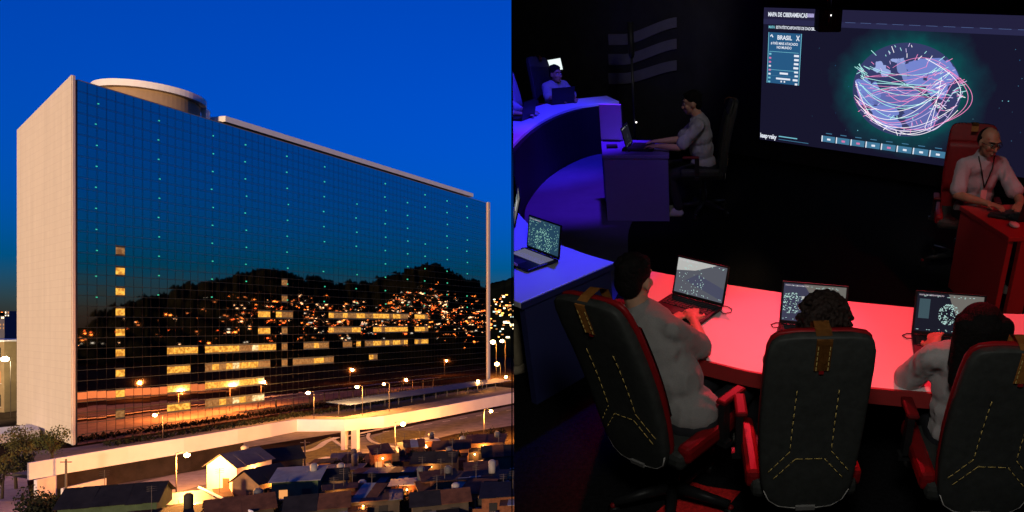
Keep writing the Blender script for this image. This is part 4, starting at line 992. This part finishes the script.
# ---------------------------------------------------------------- laptops and small things
m_lap = mat('laptop_black', (.020, .020, .022), .4, metal=.3, var=.1)
m_key = mat('key_black', (.035, .035, .037), .6)
m_keyb = mat('key_lit', (.05, .05, .055), .6, emit=(.5, .5, .8), es=.25)
def laptop(x, y, yaw, label, kind, keym=None, tilt=17, z=.74):
    o = empty('laptop', (x, y, z), R(yaw)); tag(o, label, 'laptop', 'open laptops', room=True)
    MB().box((0, -.125, .0125), (.36, .25, .019)).build('base', m_lap, o, bevel=.004)
    kb = MB()
    for r in range(5):
        for c in range(13): kb.box((-.15 + c * .025, -.035 - r * .023, .0238), (.020, .018, .004))
    k = kb.build('keyboard', keym or m_key, o); k['kind'] = 'stuff'
    MB().box((0, -.195, .0228), (.10, .065, .0016)).build('touchpad', m_key, o)
    lid = MB().box((0, .004, .118), (.36, .008, .236)).build('lid', m_lap, o, bevel=.003, loc=(0, .004, .018), rot=(R(-tilt), 0, 0))
    y0 = -.0015
    base = {'pale': (.10, .105, .13), 'navy': (.012, .012, .022), 'blue': (.02, .06, .11), 'plain': (.05, .05, .09), 'dark': (.01, .01, .018)}[kind]
    dp = MB().add([(-.168, y0, .02), (.168, y0, .02), (.168, y0, .226), (-.168, y0, .226)], [(0, 1, 2, 3)]).build('display', em('laptop_display_' + kind, base, 1.0), lid)
    def patch(name, pts, m, yy): n = len(pts); return MB().add([(a, yy, b) for a, b in pts], [tuple(range(n))]).build(name, m, dp)
    rr = random.Random(int(x * 100)); y1 = y0 - .0008; y2 = y0 - .0014
    if kind == 'navy':
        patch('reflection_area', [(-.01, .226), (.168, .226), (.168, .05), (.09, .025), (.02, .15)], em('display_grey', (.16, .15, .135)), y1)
        patch('info_panel', [(-.155, .09), (-.10, .09), (-.10, .195), (-.155, .195)], em('display_panel', (.05, .09, .11)), y1)
    if kind == 'pale':
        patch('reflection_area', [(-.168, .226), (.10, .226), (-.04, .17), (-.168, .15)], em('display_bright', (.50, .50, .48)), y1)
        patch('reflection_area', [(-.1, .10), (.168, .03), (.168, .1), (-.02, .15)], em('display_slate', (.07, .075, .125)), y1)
    if kind == 'plain':
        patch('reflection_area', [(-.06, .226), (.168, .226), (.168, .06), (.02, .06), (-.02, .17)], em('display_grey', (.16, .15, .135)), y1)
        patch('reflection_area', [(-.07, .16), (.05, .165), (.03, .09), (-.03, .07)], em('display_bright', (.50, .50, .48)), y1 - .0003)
    dots = MB(); cx, cz, cr = {'navy': (-.0, .12, .055), 'pale': (-.06, .11, .09), 'plain': (-.12, .12, .06), 'blue': (.0, .09, .09), 'dark': (0, .1, .04)}[kind]
    for _ in range({'pale': 60, 'dark': 5}.get(kind, 150)):
        a = rr.uniform(0, 6.28); q = cr * rr.random() ** .35; s = rr.uniform(.0012, .0032); xx, zz = cx + q * math.cos(a), cz + q * math.sin(a)
        if not (-.165 < xx < .165 and .022 < zz < .222): continue
        dots.add([(xx - s, y2, zz - s), (xx + s, y2, zz - s), (xx + s, y2, zz + s), (xx - s, y2, zz + s)], [(0, 1, 2, 3)])
    for _ in range(30 if kind != 'blue' else 150):
        xx = rr.uniform(-.16, .16); zz = rr.choice((.03, .035, .215, .21)) if kind != 'blue' else rr.uniform(.025, .22); s = .0016
        dots.add([(xx - 2 * s, y2, zz - s), (xx + 2 * s, y2, zz - s), (xx + 2 * s, y2, zz + s), (xx - 2 * s, y2, zz + s)], [(0, 1, 2, 3)])
    d_ = dots.build('screen_specks', em('display_specks' + ('_g' if kind == 'blue' else ''), (.5, .75, .7) if kind != 'blue' else (.35, .75, .6), .9), dp); d_['kind'] = 'stuff'
    text('caption', 'MAPA DE CIBERAMEAÇAS', -.16, .212, .011, em('display_caption', (.7, .6, .65)), y=y2, parent=dp)
    MB().tube([(.18, -.03, .008), (.215, -.05, .006), (.24, -.01, .005), (.225, .03, .005), (.19, .045, .006), (.15, .04, .006)] if kind in ('pale',) else [(-.18, -.03, .008), (-.205, -.03, .006), (-.225, .0, .005), (-.20, .03, .005), (-.16, .03, .006)], .003, 6).build('cable', m_blackp, o)
    return o
laptop(-.05, 3.765, -32, 'open laptop with pale bright screen in front of the left man', 'pale')
laptop(.585, 3.425, -12, 'open laptop half hidden behind the curly head', 'plain')
laptop(1.285, 3.30, -11, 'open laptop with dark map screen at the right of the red desk', 'navy')
laptop(-1.125, 4.53, -41, 'open laptop with green speckled screen on the blue desk', 'blue', m_keyb, 12); clip_tree(bpy.data.objects[[o.name for o in ROOM][-1]])
lp = laptop(-1.50, 5.25, -75, 'laptop cut by the left edge on the blue desk', 'plain'); clip_tree(lp)
laptop(-2.36, 9.55, -105, 'small dark laptop on the far desk nearest the left edge', 'plain', tilt=14); clip_tree(ROOM[-1])
laptop(-2.10, 10.72, -146, 'small dark laptop before the far person', 'plain', tilt=14)
laptop(2.60, 5.30, 200, 'dark laptop on the red desk before the man with glasses', 'plain', tilt=10)
laptop(-.83, 7.85, 85, 'dark laptop on the violet desk before the seated man', 'dark', tilt=14)
# mouse and phone on the right red desk
mp = RP(1014, 226, .745); o = MB().ell((0, 0, .016), (.036, .062, .020)).build('computer_mouse', mat('white_plastic', (.75, .73, .72), .35), loc=(mp.x, mp.y, .741)); tag(o, 'white computer mouse on the red desk at right', 'mouse', room=True)
MB().box((0, .025, .036), (.007, .02, .006)).build('wheel', m_blackp, o)
hp = RP(998, 217, .745); o = MB().box((0, 0, .015), (.15, .085, .03)).build('dark_handset', m_blackp, loc=(hp.x, hp.y, .7405), rot=(0, 0, R(-30)), bevel=.01); tag(o, 'dark handset lying on the red desk beside the white mouse', 'handset', room=True)
MB().box((0, 0, .032), (.09, .05, .006)).build('screen', m_key, o)
for u, v, a, lab in ((612, 147, 10, 'small dark device at the foot of the white monitor'), (638, 150, -8, 'flat dark keyboard on the violet desk')):
    p = RP(u, v, .745); w = .12 if u < 620 else .34
    o = MB().box((0, 0, .013), (w, .11, .024)).build('desk_device' if u < 620 else 'desk_keyboard', m_blackp, loc=(p.x, p.y, .7405), rot=(0, 0, R(a)), bevel=.005); tag(o, lab, 'device' if u < 620 else 'keyboard', room=True)
    MB().box((0, 0, .026), (w * .9, .08, .004)).build('keypad', m_key, o)
# pale monitor on the violet desk
p = RP(612, 141, .74); mo = empty('pale_monitor', (p.x, p.y, .74), R(-6)); tag(mo, 'pale upright monitor standing on the left end of the violet desk', 'monitor', room=True)
MB().box((0, 0, .215), (.255, .03, .40)).build('panel', mat('pale_grey_plastic', (.62, .60, .66), .5, var=.04), mo, bevel=.008)
MB().box((0, .06, .02), (.05, .04, .07)).build('stand', m_blackp, mo); MB().box((0, .04, .006), (.2, .16, .012)).build('foot', m_blackp, mo)
# bright monitor in the far corner
p = RF(554, 65, 11.75); mo = empty('bright_monitor', (p.x, p.y, 0), R(12)); tag(mo, 'small bright white monitor on a stand behind the far person', 'monitor', room=True)
MB().box((0, .02, p.z), (.26, .03, .19), Matrix.Rotation(R(-8), 3, 'Y')).build('housing', m_blackp, mo)
MB().box((0, 0, p.z), (.24, .006, .17), Matrix.Rotation(R(-8), 3, 'Y')).build('display', em('bright_display', (.78, .9, .88), 1.3), mo)
MB().tube([(0, .03, 0), (0, .03, p.z)], .02, 8).build('pole', m_blackp, mo); MB().tube([(0, .03, 0), (0, .03, .02)], .15, 16).build('base', m_blackp, mo)

# ---------------------------------------------------------------- people
DG = None
WT = bpy.data.textures.new('cloth_folds', 'CLOUDS'); WT.noise_scale = .055; WT.noise_depth = 2
def remesh(name, mb, m, parent, voxel=.009, sm=3, folds=0.0):
    o = mb.build(name, m); md = o.modifiers.new('r', 'REMESH'); md.mode = 'VOXEL'; md.voxel_size = voxel; md.use_smooth_shade = True
    s = o.modifiers.new('s', 'SMOOTH'); s.factor = .5; s.iterations = sm
    if folds:
        dm = o.modifiers.new('d', 'DISPLACE'); dm.texture = WT; dm.strength = folds; dm.mid_level = .35
    bpy.context.view_layer.update(); me = bpy.data.meshes.new_from_object(o.evaluated_get(bpy.context.evaluated_depsgraph_get()))
    old = o.data; bpy.data.objects.remove(o); bpy.data.meshes.remove(old)
    me.name = name; me.materials.clear(); me.polygons.foreach_set('use_smooth', [True] * len(me.polygons))
    return link(name, me, m, parent)
def skin(name, c): return mat(name, c, .55, var=.08, scale=14, spec=.35)
m_hair = mat('black_hair', (.005, .004, .004), .7, spec=.12, var=.4, scale=60, bump=.6)
m_curl = mat('dark_curly_hair', (.020, .011, .009), .6, var=.5, scale=60, bump=.6)
m_jean = mat('dark_trousers', (.018, .018, .022), .8, var=.2, scale=20)
m_shoe = mat('pale_shoe', (.55, .52, .48), .6, var=.1)
def hand(mb, wrist, d, nrm, side, size=1.0, curl=.5):
    """palm and five bent fingers along d with the back of the hand facing nrm"""
    d = d.normalized(); nrm = (nrm - d * nrm.dot(d)).normalized(); r = d.cross(nrm) * side; s = size
    c = wrist + d * .05 * s; rot = Matrix((r, d, nrm)).transposed()
    mb.ell(c, (.042 * s, .055 * s, .018 * s), rot)
    mb.cap(wrist - d * .02, wrist + d * .02, .025 * s, .026 * s)
    for k, (x, L) in enumerate(((-.031, .072), (-.010, .082), (.011, .076), (.031, .058))):
        b = wrist + d * .092 * s + r * x * s; m1 = b + (d * .55 - nrm * .22 * curl + r * x * 2) * L * s; m2 = m1 + (d * .42 - nrm * .62 * curl) * L * s * .9
        mb.cap(b, m1, .0098 * s, .009 * s, 8); mb.cap(m1, m2, .009 * s, .0078 * s, 8)
    b = wrist + d * .035 * s - r * .036 * s; m1 = b + (d * .55 - r * .55 - nrm * .15) * .045 * s; m2 = m1 + (d * .9 - r * .05 - nrm * .25) * .034 * s
    mb.cap(b, m1, .0125 * s, .011 * s, 8); mb.cap(m1, m2, .011 * s, .009 * s, 8)
def person(label, hip, chest, head, f, shirt, skinm, hairfn, armsJ, legs, trousers=None, shoes=None, hf=None, face=False, sleeve=.6, voxel=.010, hv=None, collar=False):
    """joints in room coordinates; f is where the body faces, hf where the head faces"""
    f = Vector((f[0], f[1], 0)).normalized(); r = Vector((f.y, -f.x, 0)); up = Vector((0, 0, 1)); hip, chest, head = Vector(hip), Vector(chest), Vector(head)
    base = Vector((hip.x, hip.y, 0)); o = empty('person', base); tag(o, label, 'person', room=True)
    L = lambda p: Vector(p) - base
    b = MB(); rb = Matrix((r, f, up)).transposed()
    spine = (chest - hip).normalized(); waist = hip.lerp(chest, .42)
    for h_, sx, sy in ((hip + up * .02, .145, .11), (waist, .13, .10), (chest - spine * .10, .145, .105), (chest - spine * .02, .14, .09)): b.ell(L(h_), (sx, sy, .13), rb)
    neck0 = chest + spine * .10; hfv = Vector(hf).normalized() if hf else f
    hr_ = Vector((hfv.y, -hfv.x, 0)).normalized(); hu = hr_.cross(hfv).normalized(); rh = Matrix((hr_, hfv, hu)).transposed()
    b.cap(L(neck0), L(head - hu * .06 - hfv * .01), .062, .055)
    H = lambda x, y, z: L(head) + rh @ Vector((x, y, z))
    b.ell(H(0, -.012, .03), (.076, .096, .090), rh, 20, 14); b.ell(H(0, .022, -.035), (.062, .070, .080), rh, 18, 12); b.ell(H(0, .05, -.085), (.034, .034, .026), rh)
    b.cap(H(0, .088, .012), H(0, .106, -.030), .010, .0155); b.ell(H(0, .082, -.062), (.026, .014, .011), rh); b.ell(H(0, .070, .038), (.058, .03, .013), rh)
    for s in (-1, 1): b.ell(H(s * .077, -.008, -.005), (.012, .021, .034), rh); b.ell(H(s * .04, .066, -.02), (.024, .022, .024), rh)
    sh = MB()
    for h_, sx, sy, sz in ((hip + up * .03, .168, .142, .13), (waist, .168, .134, .16), (chest - spine * .10, .172, .134, .16), (chest + spine * .005, .165, .118, .125)): sh.ell(L(h_), (sx, sy, sz), rb)
    for k in range(14):
        a0, a1 = 2 * math.pi * k / 14, 2 * math.pi * (k + 1) / 14; cc = L(neck0 + spine * .012)
        q0, q1 = (cc + r * .074 * math.cos(a) + f * (.074 * math.sin(a) + .012) - up * .035 * max(0, math.sin(a)) for a in (a0, a1)); sh.cap(q0, q1, .013, .013, 6)
    sh.cap(L(neck0 - spine * .06), L(neck0 - spine * .012), .105, .078)
    if collar: sh.cap(L(neck0 - spine * .02), L(neck0 + spine * .015), .085, .075)
    for side, J in zip((-1, 1), armsJ):
        if J is None: continue
        s0 = chest + r * side * .172 + spine * .035; el, wr, hd_ = Vector(J[0]), Vector(J[1]), Vector(J[2])
        b.cap(L(s0), L(el), .048, .039); b.cap(L(el), L(el.lerp(wr, .4)), .040, .039); b.cap(L(el.lerp(wr, .4)), L(wr), .039, .027)
        hand(b, L(wr), hd_, Vector(J[3]) if len(J) > 3 else up, -side)
        q = s0.lerp(el, sleeve) if sleeve <= 1 else el
        sh.cap(L(chest + r * side * .10 + spine * .04), L(s0), .074, .064); sh.cap(L(s0), L(q), .064, .066)
        hq = (el - s0).normalized(); sh.cap(L(q), L(q + hq * .014), .072, .072)
        if sleeve > 1: sh.cap(L(el), L(el.lerp(wr, sleeve - 1)), .054, .044)
    tr = MB(); tr.ell(L(hip - up * .02), (.175, .15, .12), rb); shoe = MB()
    for side, J in zip((-1, 1), legs):
        kn, an = Vector(J[0]), Vector(J[1]); h0 = hip + r * side * .09 - up * .02
        b.cap(L(h0), L(kn), .075, .055); b.cap(L(kn), L(an), .052, .036); b.cap(L(an), L(an + f * .1 - up * .03), .035, .03)
        tr.cap(L(h0), L(kn), .092, .068); tr.cap(L(kn), L(an + up * .04), .067, .055)
        shoe.cap(L(an - up * .035 - f * .02), L(an + f * .15 - up * .045), .042, .036); shoe.cap(L(an), L(an + f * .06 - up * .02), .044, .04)
    remesh('body', b, skinm, o, voxel if not hv else hv, 2); remesh('shirt', sh, shirt, o, .011, 3, .013)
    remesh('trousers', tr, trousers or m_jean, o, .014, 3, .008); remesh('shoes', shoe, shoes or m_shoe, o, .011, 2)
    hb = MB(); hairfn(hb, H, rh, L); 
    if hb.v: remesh('hair', hb, getattr(hairfn, 'mat', m_hair), o, .0055 if hairfn is hair_curly else .008, 1)
    if face:
        for s in (-1, 1):
            e_ = MB().ell(H(s * .031, .0845, .012), (.012, .008, .008), rh).build('eye', mat('eye_white', (.55, .52, .5), .3), o); MB().ell(H(s * .031, .0915, .012), (.0055, .003, .0055), rh).build('iris', mat('dark_iris', (.02, .012, .008), .2), e_)
            MB().tube([H(s * .012, .093, .034), H(s * .03, .096, .040), H(s * .052, .084, .034)], .004, 5).build('eyebrow', m_hair, o)
        MB().tube([H(-.024, .089, -.062), H(0, .0985, -.060), H(.024, .089, -.062)], .005, 6).build('lips', mat('lip', (.28, .10, .08), .5), o)
    o['H'] = 0; del o['H']
    return o, H, rh
def hair_short(hb, H, rh, L):
    hb.ell(H(0, -.022, .048), (.083, .098, .084), rh, 20, 14); hb.ell(H(0, -.060, .0), (.072, .055, .075), rh); hb.ell(H(0, .03, .095), (.06, .055, .028), rh)
    rr = random.Random(3)
    for k in range(60):
        a = rr.uniform(0, 6.28); t = rr.uniform(0, 1.25); hb.ell(H(.082 * math.sin(t) * math.cos(a), -.024 + .094 * math.sin(t) * math.sin(a), .05 + .082 * math.cos(t)), (.016, .016, .012), rh, 8, 6)
def hair_curly(hb, H, rh, L):
    rr = random.Random(5); hb.ell(H(0, -.02, .03), (.098, .108, .10), rh)
    for k in range(520):
        a = rr.uniform(0, 6.28); t = rr.uniform(0, 2.0)
        if math.sin(a) > .3 and t > 1.0: continue
        q = rr.uniform(.98, 1.14); hb.ell(H(.104 * q * math.sin(t) * math.cos(a), -.02 + .112 * q * math.sin(t) * math.sin(a), .03 + .106 * q * math.cos(t)), (rr.uniform(.007, .014),) * 3, None, 7, 5)
hair_curly.mat = m_curl
def hair_long(hb, H, rh, L):
    hb.ell(H(0, -.018, .045), (.092, .105, .088), rh, 20, 14)
    for x in (-.075, -.05, -.025, 0, .025, .05, .075): hb.cap(H(x, -.055 - .03 * (1 - abs(x) / .08), .05), H(x * 1.1, -.075, -.20), .045, .03)
    for s in (-1, 1): hb.cap(H(s * .078, .0, .05), H(s * .085, -.01, -.16), .03, .022)
def hair_crop(hb, H, rh, L):
    hb.ell(H(0, -.052, .022), (.077, .064, .088), rh, 20, 14)
    for s in (-1, 1): hb.cap(H(s * .070, -.02, .035), H(s * .068, -.045, -.01), .014, .016)
def hair_none(hb, H, rh, L):
    for s in (-1, 1): hb.cap(H(s * .070, -.045, .02), H(s * .066, -.06, -.03), .016, .014)
    hb.cap(H(-.06, -.07, -.01), H(.06, -.07, -.01), .03, .03)
def cloth(name, c):
    if name in MATS: return MATS[name]
    m = bpy.data.materials.new(name); m.use_nodes = True; nt = m.node_tree; p = nt.nodes['Principled BSDF']; L = nt.links.new
    tc = nt.nodes.new('ShaderNodeTexCoord'); mp = nt.nodes.new('ShaderNodeMapping'); mp.inputs['Scale'].default_value = (1, 1, .55); mp.inputs['Rotation'].default_value = (.5, .3, .2); L(tc.outputs['Object'], mp.inputs[0])
    n1 = nt.nodes.new('ShaderNodeTexNoise'); n1.noise_type = 'RIDGED_MULTIFRACTAL'; n1.inputs['Scale'].default_value = 5.5; n1.inputs['Detail'].default_value = 3; n1.inputs['Distortion'].default_value = 1.2; L(mp.outputs[0], n1.inputs['Vector'])
    n2 = nt.nodes.new('ShaderNodeTexNoise'); n2.inputs['Scale'].default_value = 160; L(tc.outputs['Object'], n2.inputs['Vector'])
    b1 = nt.nodes.new('ShaderNodeBump'); b1.inputs['Strength'].default_value = .9; b1.inputs['Distance'].default_value = .05; L(n1.outputs['Fac'], b1.inputs['Height'])
    b2 = nt.nodes.new('ShaderNodeBump'); b2.inputs['Strength'].default_value = .3; b2.inputs['Distance'].default_value = .004; L(n2.outputs['Fac'], b2.inputs['Height']); L(b1.outputs[0], b2.inputs['Normal']); L(b2.outputs[0], p.inputs['Normal'])
    rp = nt.nodes.new('ShaderNodeValToRGB'); rp.color_ramp.elements[0].color = tuple(x * .82 for x in c) + (1,); rp.color_ramp.elements[1].color = tuple(x * 1.1 for x in c) + (1,); L(n2.outputs['Fac'], rp.inputs[0]); L(rp.outputs[0], p.inputs['Base Color'])
    p.inputs['Roughness'].default_value = .9; p.inputs['Specular IOR Level'].default_value = .1; p.inputs['Sheen Weight'].default_value = .15
    MATS[name] = m; return m
m_shG = cloth('grey_cotton', (.25, .235, .23)); m_shP = cloth('mauve_cotton', (.30, .27, .29)); m_shW = cloth('pale_cotton', (.40, .37, .37))
sk1, sk2 = skin('skin_brown', (.27, .135, .08)), skin('skin_light', (.46, .26, .17))
def legs_fwd(hip, f, knee=.44, w=.10, z0=.07):
    f = Vector((f[0], f[1], 0)).normalized(); r = Vector((f.y, -f.x, 0)); hip = Vector(hip); out = []
    for s in (-1, 1):
        k = hip + f * knee + r * s * w; out.append((k, Vector((k.x, k.y, z0)) + f * .02 * s))
    return out
UP = (0, 0, 1)
# front left man
fL = (.6, .8, 0)
person('man in grey t-shirt typing at the left laptop, seen from behind', (-.08, 2.87, .56), (-.275, 3.03, .955), (-.335, 3.07, 1.185), fL, m_shG, sk2, hair_short,
       [((-.33, 3.32, .80), (-.19, 3.40, .80), (.55, .8, 0), UP), ((-.005, 3.11, .78), (-.06, 3.40, .80), (-.1, .95, .12), UP)], legs_fwd((-.1, 2.9, .54), fL), sleeve=.72, hf=(.42, .9, -.15), hv=.008)
# curly middle person
f2 = (.05, 1, 0)
person('person with dark curly hair behind the middle chair', (.46, 2.74, .54), (.49, 2.73, .90), (.505, 2.68, 1.15), f2, m_shG, sk1, hair_curly,
       [((.385, 2.96, .74), (.42, 3.18, .79), (.3, .9, 0), UP), ((.62, 2.98, .76), (.60, 3.18, .79), (-.2, .95, 0), UP)], legs_fwd((.47, 2.78, .54), f2))
# right front person
f3 = (.12, 1, 0)
person('person with long dark hair reaching for the right laptop', (1.22, 2.72, .54), (1.20, 2.72, .92), (1.15, 2.61, 1.15), f3, m_shW, sk2, hair_long,
       [((.975, 2.86, .775), (1.14, 3.08, .81), (.35, .9, .2), (-.3, .2, .9)), ((1.42, 2.95, .80), (1.36, 3.12, .79), (-.2, .95, 0), UP)], legs_fwd((1.21, 2.76, .54), f3), sleeve=1.12, hv=.008)
# man at the violet desk
f4 = (-1, .02, 0)
person('man in grey shirt seated in profile at the violet desk', (-.02, 7.80, .56), (-.06, 7.80, .98), (-.14, 7.80, 1.225), f4, cloth('slate_cotton', (.30, .30, .33)), sk2, hair_short,
       [((-.28, 7.58, .80), (-.50, 7.66, .80), (-1, .25, 0), UP), ((-.28, 8.0, .80), (-.50, 7.92, .80), (-1, -.2, 0), UP)], [((-.40, 7.72, .46), (-.30, 7.70, .07)), ((-.42, 7.9, .52), (-.40, 7.9, .07))], face=True, sleeve=.75, hf=(-1, -.08, -.12))
# man with glasses
f5 = (.22, -1, 0)
p5, H5, rh5 = person('short haired man with glasses and a lanyard at the red desk', (2.40, 6.10, .56), (2.39, 6.02, .975), (2.385, 5.93, 1.215), f5, m_shP, sk1, hair_crop,
       [((2.66, 5.78, .78), (2.60, 5.60, .79), (-.5, -.8, 0), UP), ((2.14, 5.80, .80), (2.32, 5.60, .79), (.6, -.75, 0), UP)], legs_fwd((2.40, 6.05, .54), f5, .40), face=True, sleeve=.75, hf=(.28, -1, -.22), hv=.007, collar=True)
gf = MB()
for s in (-1, 1): gf.tube([H5(s * .032 + .024 * math.cos(a), .101, .012 + .016 * math.sin(a)) for a in [2 * math.pi * k / 14 for k in range(15)]], .0025, 5)
gf.tube([H5(-.01, .103, .016), H5(.01, .103, .016)], .0025, 5)
for s in (-1, 1): gf.tube([H5(s * .056, .099, .016), H5(s * .080, .05, .014), H5(s * .082, -.01, .010)], .0025, 5)
gl_ = gf.build('glasses', m_blackp); gl_.location = p5.location; tag(gl_, 'dark framed glasses worn by the man at the red desk', 'glasses', room=True)
ly = empty('lanyard', p5.location); tag(ly, 'dark lanyard with pink badge hanging on the man with glasses', 'lanyard', room=True)
b5 = p5.location
cst = Vector((2.395, 5.885, .84)) - b5
MB().tube([Vector((2.32, 5.94, 1.10)) - b5, Vector((2.345, 5.898, 1.0)) - b5, cst], .006, 5).build('cord', m_blackp, ly)
MB().tube([Vector((2.46, 5.95, 1.10)) - b5, Vector((2.44, 5.90, 1.0)) - b5, cst], .006, 5).build('cord', m_blackp, ly)
MB().box(cst + Vector((0, -.008, -.06)), (.055, .006, .085), Matrix.Rotation(R(12), 3, 'Z')).build('badge', mat('pink_badge', (.62, .30, .30), .4), ly)
# far person under the bright monitor
f6 = (.75, -.66, 0)
person('far person with dark hair at the blue lit desk', (-2.36, 11.28, .50), (-2.30, 11.2, .90), (-2.25, 11.12, 1.11), f6, m_shG, sk1, hair_short,
       [((-2.02, 11.15, .78), (-2.0, 10.95, .79), (.4, -.8, 0), UP), ((-2.35, 10.92, .80), (-2.18, 10.83, .79), (.7, -.5, 0), UP)], legs_fwd((-2.33, 11.25, .48), f6, .38), face=True, sleeve=.8)
# two people cut by the dividing panel
p7, _, _ = person('far person at the left edge with a pale sleeve on the desk', (-2.95, 9.9, .54), (-2.86, 9.85, .95), (-2.80, 9.80, 1.18), (1, -.2, 0), m_shW, sk2, hair_short,
       [((-2.62, 10.0, .80), (-2.42, 9.86, .79), (1, -.3, 0), UP), ((-2.66, 9.66, .80), (-2.44, 9.62, .79), (1, 0, 0), UP)], legs_fwd((-2.95, 9.9, .5), (1, -.2, 0)), sleeve=1.4)
clip_tree(p7)
p8, _, _ = person('seated person at the left edge, only beige trouser leg and shoe show', (-1.66, 3.98, .54), (-1.66, 4.0, .95), (-1.62, 4.05, 1.18), (.8, .6, 0), m_shG, sk2, hair_short,
       [((-1.75, 4.35, .80), (-1.5, 4.45, .80), (1, .3, 0), UP), ((-1.45, 3.95, .85), (-1.35, 4.1, .85), (1, .6, 0), UP)], [((-1.42, 4.36, .50), (-1.40, 4.3, .08)), ((-1.30, 4.22, .46), (-1.30, 4.20, .07))], trousers=mat('beige_trousers', (.34, .27, .17), .85, var=.2, scale=20), shoes=mat('beige_shoe', (.50, .40, .27), .6))
clip_tree(p8)

# ---------------------------------------------------------------- room lights on the ceiling, the white ones added as fill
def spot(x, y, aim, en, col, ang_, label, size=.06, z=CH - .12, blend=.7):
    o = empty('unseen_ceiling_spot', (x, y, z)); tag(o, label, 'spotlight', 'ceiling spotlights', room=True); d = (Vector(aim) - Vector((x, y, z))).normalized()
    MB().tube([(0, 0, .12), (0, 0, 0)], .015, 6).build('stem', m_blackp, o)
    MB().tube([-d * .10, d * .04], .055, 14).build('housing', m_blackp, o)
    lamp('spotlight_light', d * .07, en, col, 'SPOT', size, d * 2, ang_, blend, parent=o); return o
RED, BLUE, VIO = (1.0, .016, .036), (.030, .022, 1.0), (.12, .02, 1.0)
spot(.15, 5.6, (.2, 3.70, .74), 560, RED, 38, 'red ceiling spotlight over the left half of the red desk')
spot(1.5, 5.4, (1.35, 3.30, .74), 560, RED, 40, 'red ceiling spotlight over the right half of the red desk')
spot(.75, 5.5, (.38, 3.42, .74), 520, (1.0, .075, .13), 22, 'pink ceiling spotlight over the middle of the red desk', blend=1.0)
spot(3.6, 3.6, (2.75, 5.1, .6), 130, RED, 46, 'red ceiling spotlight beside the right red desk')
spot(-.55, 5.9, (-1.3, 4.85, .74), 520, BLUE, 50, 'blue ceiling spotlight over the near blue desk')
spot(-1.35, 9.0, (-2.4, 10.0, .80), 760, BLUE, 66, 'blue ceiling spotlight over the far curved desk')
spot(-.95, 8.0, (-1.6, 8.5, .0), 600, VIO, 50, 'violet ceiling spotlight over the floor by the far desk')
spot(.15, .55, (.45, 3.0, .4), 92, (1.0, .98, .88), 80, 'added white fill lamp above the front chairs', .25)  # unseen fill, stands in for general room light on the chair backs
spot(-.6, 5.4, (-.8, 7.7, .35), 60, (.25, .12, 1.0), 32, 'violet ceiling spotlight toward the boxy desk', .2)
spot(.4, 5.8, (-.05, 7.8, 1.0), 38, (1.0, .90, .86), 24, 'added white fill lamp toward the man at the violet desk', .15)  # narrow fill added to brighten this man and his shirt
spot(1.5, 4.2, (2.4, 6.0, 1.0), 62, (1.0, .92, .88), 30, 'added white fill lamp toward the man with glasses', .15)  # fill added only to brighten the seated man
spot(-.2, 8.3, (-1.1, 11.8, 1.6), 46, (1.0, .95, .95), 60, 'added white fill lamp toward the striped emblem', .2)  # fill added so the emblem and its wall show up
bpy.context.view_layer.update()
for o in ROOM: o.matrix_world = RM @ o.matrix_world
